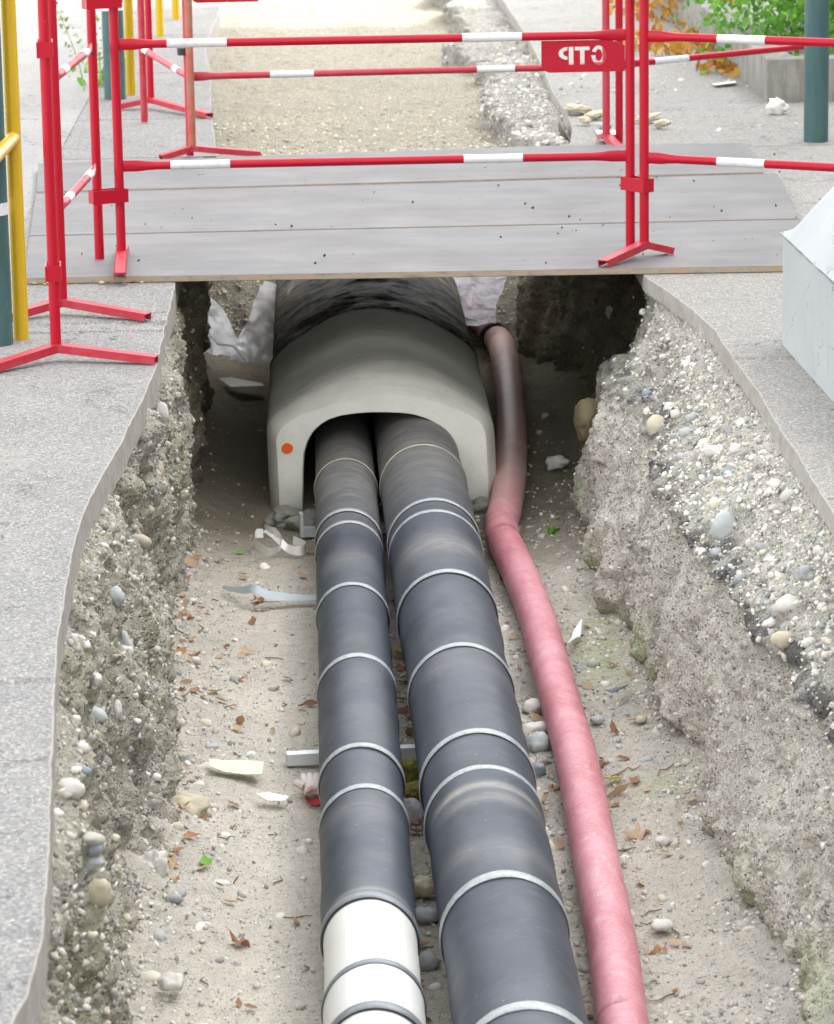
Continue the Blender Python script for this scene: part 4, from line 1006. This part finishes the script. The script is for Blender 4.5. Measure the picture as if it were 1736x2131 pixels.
shrub('hedge', (wx + .55, c0.y + 1.3), (.60, .95, .75), 9000, .040, M['hedge'], 'bright green leafy hedge left of the right green pole', 'hedge', 90)
shrub('hedge', (wx + 1.45, c0.y + .8), (.70, .75, .75), 7000, .040, M['hedge'], 'bright green leafy hedge right of and behind the right green pole', 'hedge', 70)
shrub('dry_ivy', (wx + .12, c0.y + 3.6), (.22, .8, .30), 1300, .045, M['ivy'], 'orange brown dry ivy hanging over the planter wall left of the hedge', 'ivy', 50)
def litter(name, cx, cy, rx, ry, n, size, z=.01):
    a_ = rng.uniform(0, 6.28, n); r = np.sqrt(rng.uniform(0, 1, n)); pt = np.stack([cx + rx * r * np.cos(a_), cy + ry * r * np.sin(a_), z + rng.uniform(0, .03, n)], 1)
    return tag(foliage(name, pt, size, M['ivy']), kind='stuff')
q_ = P(1420, 98); litter('leaf_litter', q_.x, q_.y, .30, .55, 260, .05)
q_ = P(1545, 150); litter('leaf_litter', q_.x, q_.y, .20, .35, 110, .05)
q_ = P(1370, 30); litter('leaf_litter', q_.x, q_.y, .25, .9, 160, .05)

# weeds on the left
def weed(px, py, h, label, lean):
    root = empty('weed', P(px, py)); tag(root, label, 'weed'); mb = MB(); pts = [Vector((lean * (k / 8) ** 1.5 * h, 0, h * k / 8)) for k in range(9)]
    mb.tube(pts, [.004 - .0004 * k for k in range(9)], 6); mb.build('stem', M['weed'], root)
    P_ = []
    for k in range(60):
        t_ = random.uniform(.1, 1); a_ = random.uniform(0, 6.28); r = .06 * (1.1 - t_); P_.append((lean * t_ ** 1.5 * h + r * math.cos(a_), r * math.sin(a_), h * t_ + .02))
    foliage('leaves', np.array(P_), .022, M['weed'], root)
weed(176, 190, .36, 'thin pale weed growing at the kerb left of the front barrier', -.3)
weed(212, 182, .34, 'thin weed growing right beside the far green pole', -.1)
q_ = P(225, 175); tag(foliage('weed_tuft', np.array([(q_.x + random.gauss(0, .05), q_.y + random.gauss(0, .06), random.uniform(0, .09)) for _ in range(70)]), .045, M['leaf_green']), 'low green weed tuft at the foot of the far green pole', 'weed')

# ------------------------------------------------------------------ dead leaves
def leaf_mesh(k, maple=False):
    rr_ = random.Random(k); n = 9; V = []; Fs = []
    curl = rr_.uniform(.15, .55); L = 1.0
    if maple:
        pts = []
        for i in range(20):
            a_ = i / 20 * 6.283; r = (.46 if i % 4 == 0 else .34 if i % 2 else .25) * (1.1 - .25 * math.cos(a_)) * rr_.uniform(.7, 1.15); pts.append((r * math.cos(a_), r * math.sin(a_), (.22 * r / .4) * math.sin(3 * a_ + 1) + .06 * rr_.uniform(-1, 1) + curl * r * r * .8))
        V = [(0, 0, 0)] + pts; Fs = [(0, 1 + i, 1 + (i + 1) % 20) for i in range(20)]
        V += [(-.5, 0, .1), (-.85, .03, .2), (-.85, .0, .2)]; Fs.append((21, 22, 23))
    else:
        for i in range(n):
            u = i / (n - 1); w = .26 * math.sin(math.pi * u ** .8) * (1 + .15 * rr_.uniform(-1, 1)) + .005; z = curl * (u - .5) ** 2 + .03 * rr_.uniform(-1, 1)
            V += [(u - .5, -w, z + curl * .5 * w + .02 * rr_.random()), (u - .5, 0, z), (u - .5, w, z + curl * .9 * w + .02 * rr_.random())]
        for i in range(n - 1):
            for j in (0, 1): Fs.append((i * 3 + j, (i + 1) * 3 + j, (i + 1) * 3 + j + 1, i * 3 + j + 1))
    me = bpy.data.meshes.new('dead_leaf'); me.from_pydata(V, [], Fs); me.polygons.foreach_set('use_smooth', np.ones(len(Fs), bool)); return me
LM = {}
for mk in ('leaf_brown', 'leaf_tan', 'leaf_orange', 'leaf_yellow', 'leaf_green'):
    for k in range(4):
        me = leaf_mesh(k, k == 3); me.materials.append(M[mk]); LM[mk, k] = me
def leaf(p, size, mk, k, label, group=None, cat='leaf'):
    o = bpy.data.objects.new('leaf' if mk == 'leaf_green' else 'dead_leaf', LM[mk, k]); col.objects.link(o)
    o.location = p; o.scale = (size,) * 3; o.rotation_euler = (random.gauss(0, .3), random.gauss(0, .3), random.uniform(0, 6.28)); tag(o, label, cat, group); return o
def fz(p): return float(floor_z(np.array([[p[0], p[1], 0.]]))[0])
def scat(n, px0, px1, py0, py1, label, group, dens=None, mats=('leaf_brown', 'leaf_tan', 'leaf_tan', 'leaf_orange'), s=(.018, .045)):
    c = 0
    while c < n:
        px, py = random.uniform(px0, px1), random.uniform(py0, py1)
        if dens and random.random() > dens(px, py): continue
        p = P(px, py, FZ + .01)
        if not (L_bot(p.y) + .01 < p.x < R_bot(p.y) - .01): continue
        p.z = fz(p) + .006; leaf(p, random.uniform(*s), random.choice(mats), random.choice((0, 1, 2, 0, 1, 2, 3)), label, group); c += 1
scat(66, 345, 520, 1160, 1900, 'small curled dead leaf lying on gravel at the foot of left bank', 'dead leaves at the foot of left bank', lambda x, y: math.exp(-(x - 345) / 70) * (1.0 if 1200 < y < 1480 else .35))
scat(34, 825, 880, 1150, 2120, 'small dead leaf lying in the gap between the two pipes', 'dead leaves between the pipes', None, ('leaf_brown', 'leaf_orange', 'leaf_brown'), (.03, .06))
scat(36, 1030, 1240, 1150, 2120, 'small dead leaf between wide black pipe and red hose', 'dead leaves between black pipe and red hose', lambda x, y: 1 if abs(x - (1045 + (y - 1150) * .165)) < 30 else 0)
scat(24, 1150, 1450, 1100, 2100, 'small dead leaf on the floor right of the red hose', 'dead leaves right of the red hose', lambda x, y: 1 if x > 1120 + (y - 1100) * .25 else 0)
scat(12, 440, 650, 1150, 2120, 'small dead leaf on the open trodden trench floor', 'dead leaves on the trodden floor')
def L1(px, py, s_, mk, k, label): p = P(px, py, FZ + .01); p.z = fz(p) + .01; o = leaf(p, s_, mk, k, label); return o
L1(1275, 1625, .060, 'leaf_yellow', 0, 'bright yellow leaf beside the red hose'); L1(1288, 1648, .075, 'leaf_tan', 1, 'pale brown curled leaf just below the yellow leaf')
L1(1326, 1745, .065, 'leaf_tan', 3, 'tan maple leaf on the floor right of the red hose'); L1(1377, 1985 - 2, .035, 'leaf_orange', 3, 'orange crumpled leaf right of the lower red hose')
L1(498, 1962, .05, 'leaf_brown', 3, 'brown curled maple leaf on the lower left floor'); L1(628, 1465, .03, 'leaf_orange', 0, 'single orange leaf left of the narrow pipe')
L1(830, 1365, .07, 'leaf_yellow', 2, 'golden brown leaf caught between the pipes'); L1(1273, 1385, .04, 'leaf_orange', 1, 'orange red leaf at the foot of right bank')
L1(535, 1240, .045, 'leaf_orange', 3, 'orange leaf on the grey plastic strip'); L1(400, 1200, .07, 'leaf_tan', 2, 'large tan leaf propped at the foot of left bank')
L1(430, 1822, .045, 'leaf_green', 0, 'bright green leaf on the lower left floor'); L1(500, 1155, .035, 'leaf_green', 1, 'small green leaf near the white tape'); L1(1148, 1108, .045, 'leaf_green', 3, 'green sprig on the floor right of the hose bend')
L1(1258, 1690, .035, 'leaf_orange', 1, 'orange scrap of leaf touching the red hose'); L1(520, 2095, .03, 'leaf_brown', 1, 'reddish leaf near the bottom of left floor')
for px, py in ((182, 627), (236, 702)): leaf(P(px, py, .004), .03, 'leaf_green', 1, 'small green leaf on the pavement ' + ('behind' if py < 650 else 'below') + ' the red barrier foot')
for k in range(26):
    px = random.choice((random.uniform(68, 120), random.uniform(175, 300))); leaf(P(px, random.uniform(584, 591), .004), random.uniform(.012, .03), random.choice(('leaf_tan', 'leaf_orange', 'leaf_tan')), random.randrange(3), 'dry leaf scrap against the front edge of steel plate', 'leaf scraps along the steel plate edge')

for k in range(34):
    px, py = (random.uniform(350, 640), random.uniform(1180, 2100)) if k < 22 else (random.uniform(1250, 1450), random.uniform(1300, 2100))
    p = P(px, py, FZ + .01)
    if not (L_bot(p.y) + .02 < p.x < R_bot(p.y) - .02): continue
    a_ = random.uniform(0, 6.28); L_ = random.uniform(.02, .07); d_ = Vector((math.cos(a_), math.sin(a_), 0)); pts = []
    for q_ in range(6):
        w_ = p + d_ * L_ * (q_ / 5 - .5) + Vector((-d_.y, d_.x, 0)) * .006 * math.sin(q_ * 1.3 + k); w_.z = fz(w_) + .004; pts.append(w_)
    mb = MB(); mb.tube(pts, [.0011, .0015, .0016, .0014, .0011, .0007], 6); tag(mb.build('twig', M['stem'], loc=tuple(p)), 'thin dry twig lying on the trench floor', 'twig', 'dry twigs on the trench floor')

# ------------------------------------------------------------------ rubbish in the trench
def ribbon(name, path, wid, m, label, cat, wdir=(0, 0, 1), parent=None):
    V = []; 
    for i, p in enumerate(path):
        w = Vector(wdir[i]) if hasattr(wdir[0], '__len__') else Vector(wdir); ww = wid[i] if hasattr(wid, '__len__') else wid
        V += [Vector(p) - w.normalized() * ww / 2, Vector(p) + w.normalized() * ww / 2]
    Fs = [(2 * i, 2 * i + 2, 2 * i + 3, 2 * i + 1) for i in range(len(path) - 1)]
    o = mesh_np(name, V, Fs, m, parent=parent)
    if label: tag(o, label, cat)
    return o
z = FZ + .02
pth = [P(548, 1110, z + .03), P(532, 1112, z + .03), P(532, 1132, z + .02), P(560, 1148, z + .015), P(582, 1140, z + .02), P(585, 1122, z + .03), P(568, 1105, z + .045), P(552, 1100, z + .04), P(575, 1118, z + .03), P(600, 1142, z + .015), P(628, 1146, z + .012), P(636, 1136, z + .015), P(610, 1124, z + .025)]
wd = [(0, .2, 1), (.1, .1, 1), (.2, -.2, 1), (.2, -.4, 1), (.1, -.2, 1), (0, .2, 1), (-.2, .4, .6), (.3, .6, .3), (.3, .6, .4), (0, .3, 1), (0, .1, 1), (0, 0, 1), (.1, .3, 1)]
ribbon('tape_roll', catmull(pth, 6), .026, M['paper'], 'loosely curled white plastic tape on the floor left of the culvert mouth', 'tape', [wd[min(i // 6, 12)] for i in range(len(pth) * 6)])
pth = [P(463, 1222, z), P(500, 1228, z + .01), P(530, 1226, z + .025), P(560, 1238, z + .01), P(610, 1243, z), P(664, 1244, z)]
ribbon('plastic_strip', catmull(pth, 5), [.015 + .03 * math.sin(i / 26 * 3.1) for i in range(40)], M['gstrip'], 'grey blue plastic strip lying across the left floor', 'plastic strip', (0, 1, .35))
def scrap(pix, m, name, label, cat, zz=FZ + .012, curl=.006, sub=4):
    pts = [P(a_, b_, zz) for a_, b_ in pix]; mb = MB(); mb.poly([p + Vector((0, 0, curl * random.uniform(0, 1.5))) for p in pts]); bmesh.ops.triangulate(mb.bm, faces=mb.bm.faces[:])
    r = bmesh.ops.solidify(mb.bm, geom=mb.bm.faces[:], thickness=.0015)
    return tag(mb.build(name, m, loc=pts[0]), label, cat)
scrap([(435, 1590), (470, 1596), (515, 1594), (549, 1600), (546, 1618), (510, 1617), (470, 1612), (440, 1606)], M['ypaper'], 'paper_scrap', 'torn strip of yellowish paper on the left floor', 'paper scrap', FZ + .018, .012)
scrap([(533, 1660), (560, 1657), (602, 1662), (592, 1671), (556, 1669)], M['paper'], 'paper_scrap', 'small white paper scrap below the yellowish strip', 'paper scrap', FZ + .012)
scrap([(455, 790), (480, 795), (545, 800), (550, 810), (510, 813), (480, 806)], M['paper'], 'plastic_scrap', 'bright crumpled plastic scrap in the dark left of the culvert', 'plastic scrap', FZ + .03, .02)
scrap([(1193, 1322), (1212, 1310), (1208, 1330), (1200, 1348), (1180, 1350), (1190, 1340)], M['paper'], 'pottery_shard', 'curved white shard right of the red hose', 'shard', FZ + .02, .02)
scrap([(1262, 1441), (1310, 1428), (1300, 1440), (1275, 1448)], M['shard'], 'plastic_shard', 'dark blue flat shard at the foot of right bank', 'shard', FZ + .035, .012)
scrap([(1240, 275), (1292, 273), (1285, 281), (1245, 284)], M['paper'], 'paper_scrap', 'white paper on the ground behind the rear plate', 'paper scrap', .004, .004)
scrap([(1482, 176), (1530, 170), (1532, 176), (1490, 181)], M['paper'], 'paper_scrap', 'flattened white paper before the planter wall', 'paper scrap', .004, .006)
stone(1618, 221, .03, .10, .06, .07, M['paper'], 'crumpled white paper ball by the planter wall', 'paper ball', name='paper_ball', ang=.5)
# glove by the narrow pipe
g0 = P(652, 1650, FZ + .01); root = empty('work_glove', g0); tag(root, 'dirty pinkish work glove with red cuff beside the narrow pipe', 'glove')
V0, F0 = ICO[3]; V = V0 * np.array([.022, .045, .016]) * (1 + .25 * fbm(V0, (2, 2, 2), 3, 5))[:, None]; V[:, 2] += .012; mesh_np('palm', V, F0, M['glove'], parent=root)
for k, (dx, L_f) in enumerate(((-.018, .035), (-.006, .045), (.006, .042), (.017, .032))):
    mb = MB(); mb.tube([(dx, .03, .012), (dx * 1.2, .045 + L_f * .5, .02), (dx * 1.3 + .004, .045 + L_f, .008)], [.008, .0075, .005], 10); mb.build('finger', M['glove'], root)
mb = MB(); mb.tube([(-.02, 0, .015), (-.036, .012, .02), (-.042, .032, .012)], [.009, .008, .006], 10); mb.build('thumb', M['glove'], root)
mb = MB(); mb.tube([(0, -.035, .012), (.004, -.06, .012)], [.016, .022], 18, caps=False); mb.build('cuff', M['cuff'], root)
# mossy sponge and bag between the pipes
stone(853, 1600, FZ + .03, .07, .055, .05, M['moss'], 'yellow green mossy clump between the pipes behind the plastic bag', 'moss', name='moss_clump', ang=.5, sub=4)
stone(855, 1645, FZ + .02, .07, .035, .05, M['moss'], 'flatter olive moss clump just above the plastic bag', 'moss', name='moss_clump', ang=.5, sub=4)
stone(855, 1690, FZ + .03, .065, .055, .055, M['film'], 'crumpled clear plastic bag between the pipes', 'plastic bag', name='plastic_bag', ang=.5, sub=4)
stone(812, 1140, FZ + .01, .03, .03, .05, M['st_brick'], 'red brick fragment between the pipes before the culvert', 'brick', name='brick_fragment')

# plastic sheets at the far end of the trench
def sheet(pix, m, label, yoff, amp=.03, seed=1, nu=40, nv=40):
    # pix: top left, top right, bottom right, bottom left on the slope
    Yp = [13.42, 13.42, 13.12, 13.12]; c4 = [PY(a_, b_, y_ + yoff) for (a_, b_), y_ in zip(pix, Yp)]; V = []
    for i in range(nu):
        for j in range(nv):
            u, v = i / (nu - 1), j / (nv - 1); e = c4[0].lerp(c4[1], u).lerp(c4[3].lerp(c4[2], u), v); V.append(e)
    V = np.array(V); n_ = fbm(V, (7, 7, 5), 3, seed); V[:, 1] -= amp * (n_ + .6); V[:, 0] += .02 * fbm(V, (5, 5, 5), 3, seed + 5); V[:, 2] += .015 * fbm(V, (8, 8, 8), 3, seed + 9)
    o = mesh_np('plastic_sheet', V, grid_faces(nu, nv), m); return tag(o, label, 'plastic sheet')
sheet([(416, 600), (462, 640), (520, 752), (424, 738)], M['film'], 'clear plastic film draped in the left corner of the far gravel face', 0, seed=3)
sheet([(545, 585), (590, 590), (572, 765), (470, 750)], M['film'], 'crumpled clear plastic film against the left side of the culvert', -.02, .04, seed=8)
sheet([(925, 560), (1062, 560), (1025, 672), (940, 668)], M['milky'], 'milky white plastic sheet around the hose at far end of trench', -.03, .05, seed=14)
mb = MB(); mb.tube([PY(428, 622, 13.36), PY(432, 690, 13.2), PY(455, 716, 13.12), PY(487, 720, 13.08), PY(515, 755, 13.04)], .006, 8); tag(mb.build('plastic_fold', M['milky']), 'thick pale folded hem of the clear film at the far left', 'plastic sheet')
ww = [PY(598, 622, YC + 2.0) + Vector((0, 0, .02)), PY(615, 608, YC + 2.0) + Vector((0, 0, .03)), PY(640, 597, YC + 2.05) + Vector((0, 0, .03)), PY(665, 590, YC + 2.1) + Vector((0, 0, .03))]
ribbon('plastic_strip', catmull(ww, 5), .02, M['milky'], 'thin white plastic edge over the black wrapping under the steel plate', 'plastic strip', (0, -.6, 1))

# ------------------------------------------------------------------ unseen building added to lay its shade over the street
bx = MB(); bx.box((16, -6.5, 6.5), (12, 56, 13), bev=.05)
broot = empty('shade_building', (16, 0, 0)); tag(broot, 'unseen pale building added right of the street to shade it', 'building')
o = bx.build('wall', M['road']); o.parent = broot; o.matrix_parent_inverse = Matrix.Translation((-16, 0, 0))
t = NT('window_glass'); gl = t.done((.05, .06, .07), .1)
for k in range(9):
    for f_ in range(3):
        w = MB(); w.box((-6.02, -28 + k * 5.6, 2 + f_ * 3.3), (.05, 1.4, 1.6), bev=.01); w.build('window', gl, broot)

# ------------------------------------------------------------------ light
SUN_EL, SUN_AZ = 42.0, 80.0     # azimuth clockwise from +Y (the far end of the trench)
wd = bpy.data.worlds.new('World'); sc.world = wd; wd.use_nodes = True
nt = wd.node_tree; bg = nt.nodes['Background']; sky = nt.nodes.new('ShaderNodeTexSky'); sky.sky_type = 'NISHITA'; sky.sun_disc = False
sky.sun_elevation = R(SUN_EL); sky.sun_rotation = R(SUN_AZ); sky.air_density = 1.0; sky.dust_density = 3.0; sky.ozone_density = 1.0
hs = nt.nodes.new('ShaderNodeHueSaturation'); hs.inputs['Saturation'].default_value = .10; hs.inputs['Value'].default_value = 6.0
nt.links.new(sky.outputs[0], hs.inputs['Color']); nt.links.new(hs.outputs[0], bg.inputs['Color']); bg.inputs['Strength'].default_value = 0.15
sun = bpy.data.lights.new('sun', 'SUN'); sun.energy = 5.0; sun.angle = R(.53); sun.color = (1, .94, .84)
so = bpy.data.objects.new('sun', sun); col.objects.link(so)
az, el = R(SUN_AZ), R(SUN_EL); sd = Vector((math.sin(az) * math.cos(el), math.cos(az) * math.cos(el), math.sin(el)))
so.rotation_euler = sd.to_track_quat('Z', 'Y').to_euler()
sc.view_settings.view_transform = 'Standard'; sc.view_settings.look = 'None'; sc.view_settings.exposure = 0; sc.view_settings.gamma = 1
sc.cycles.max_bounces = 8; sc.cycles.diffuse_bounces = 4; sc.cycles.transparent_max_bounces = 16
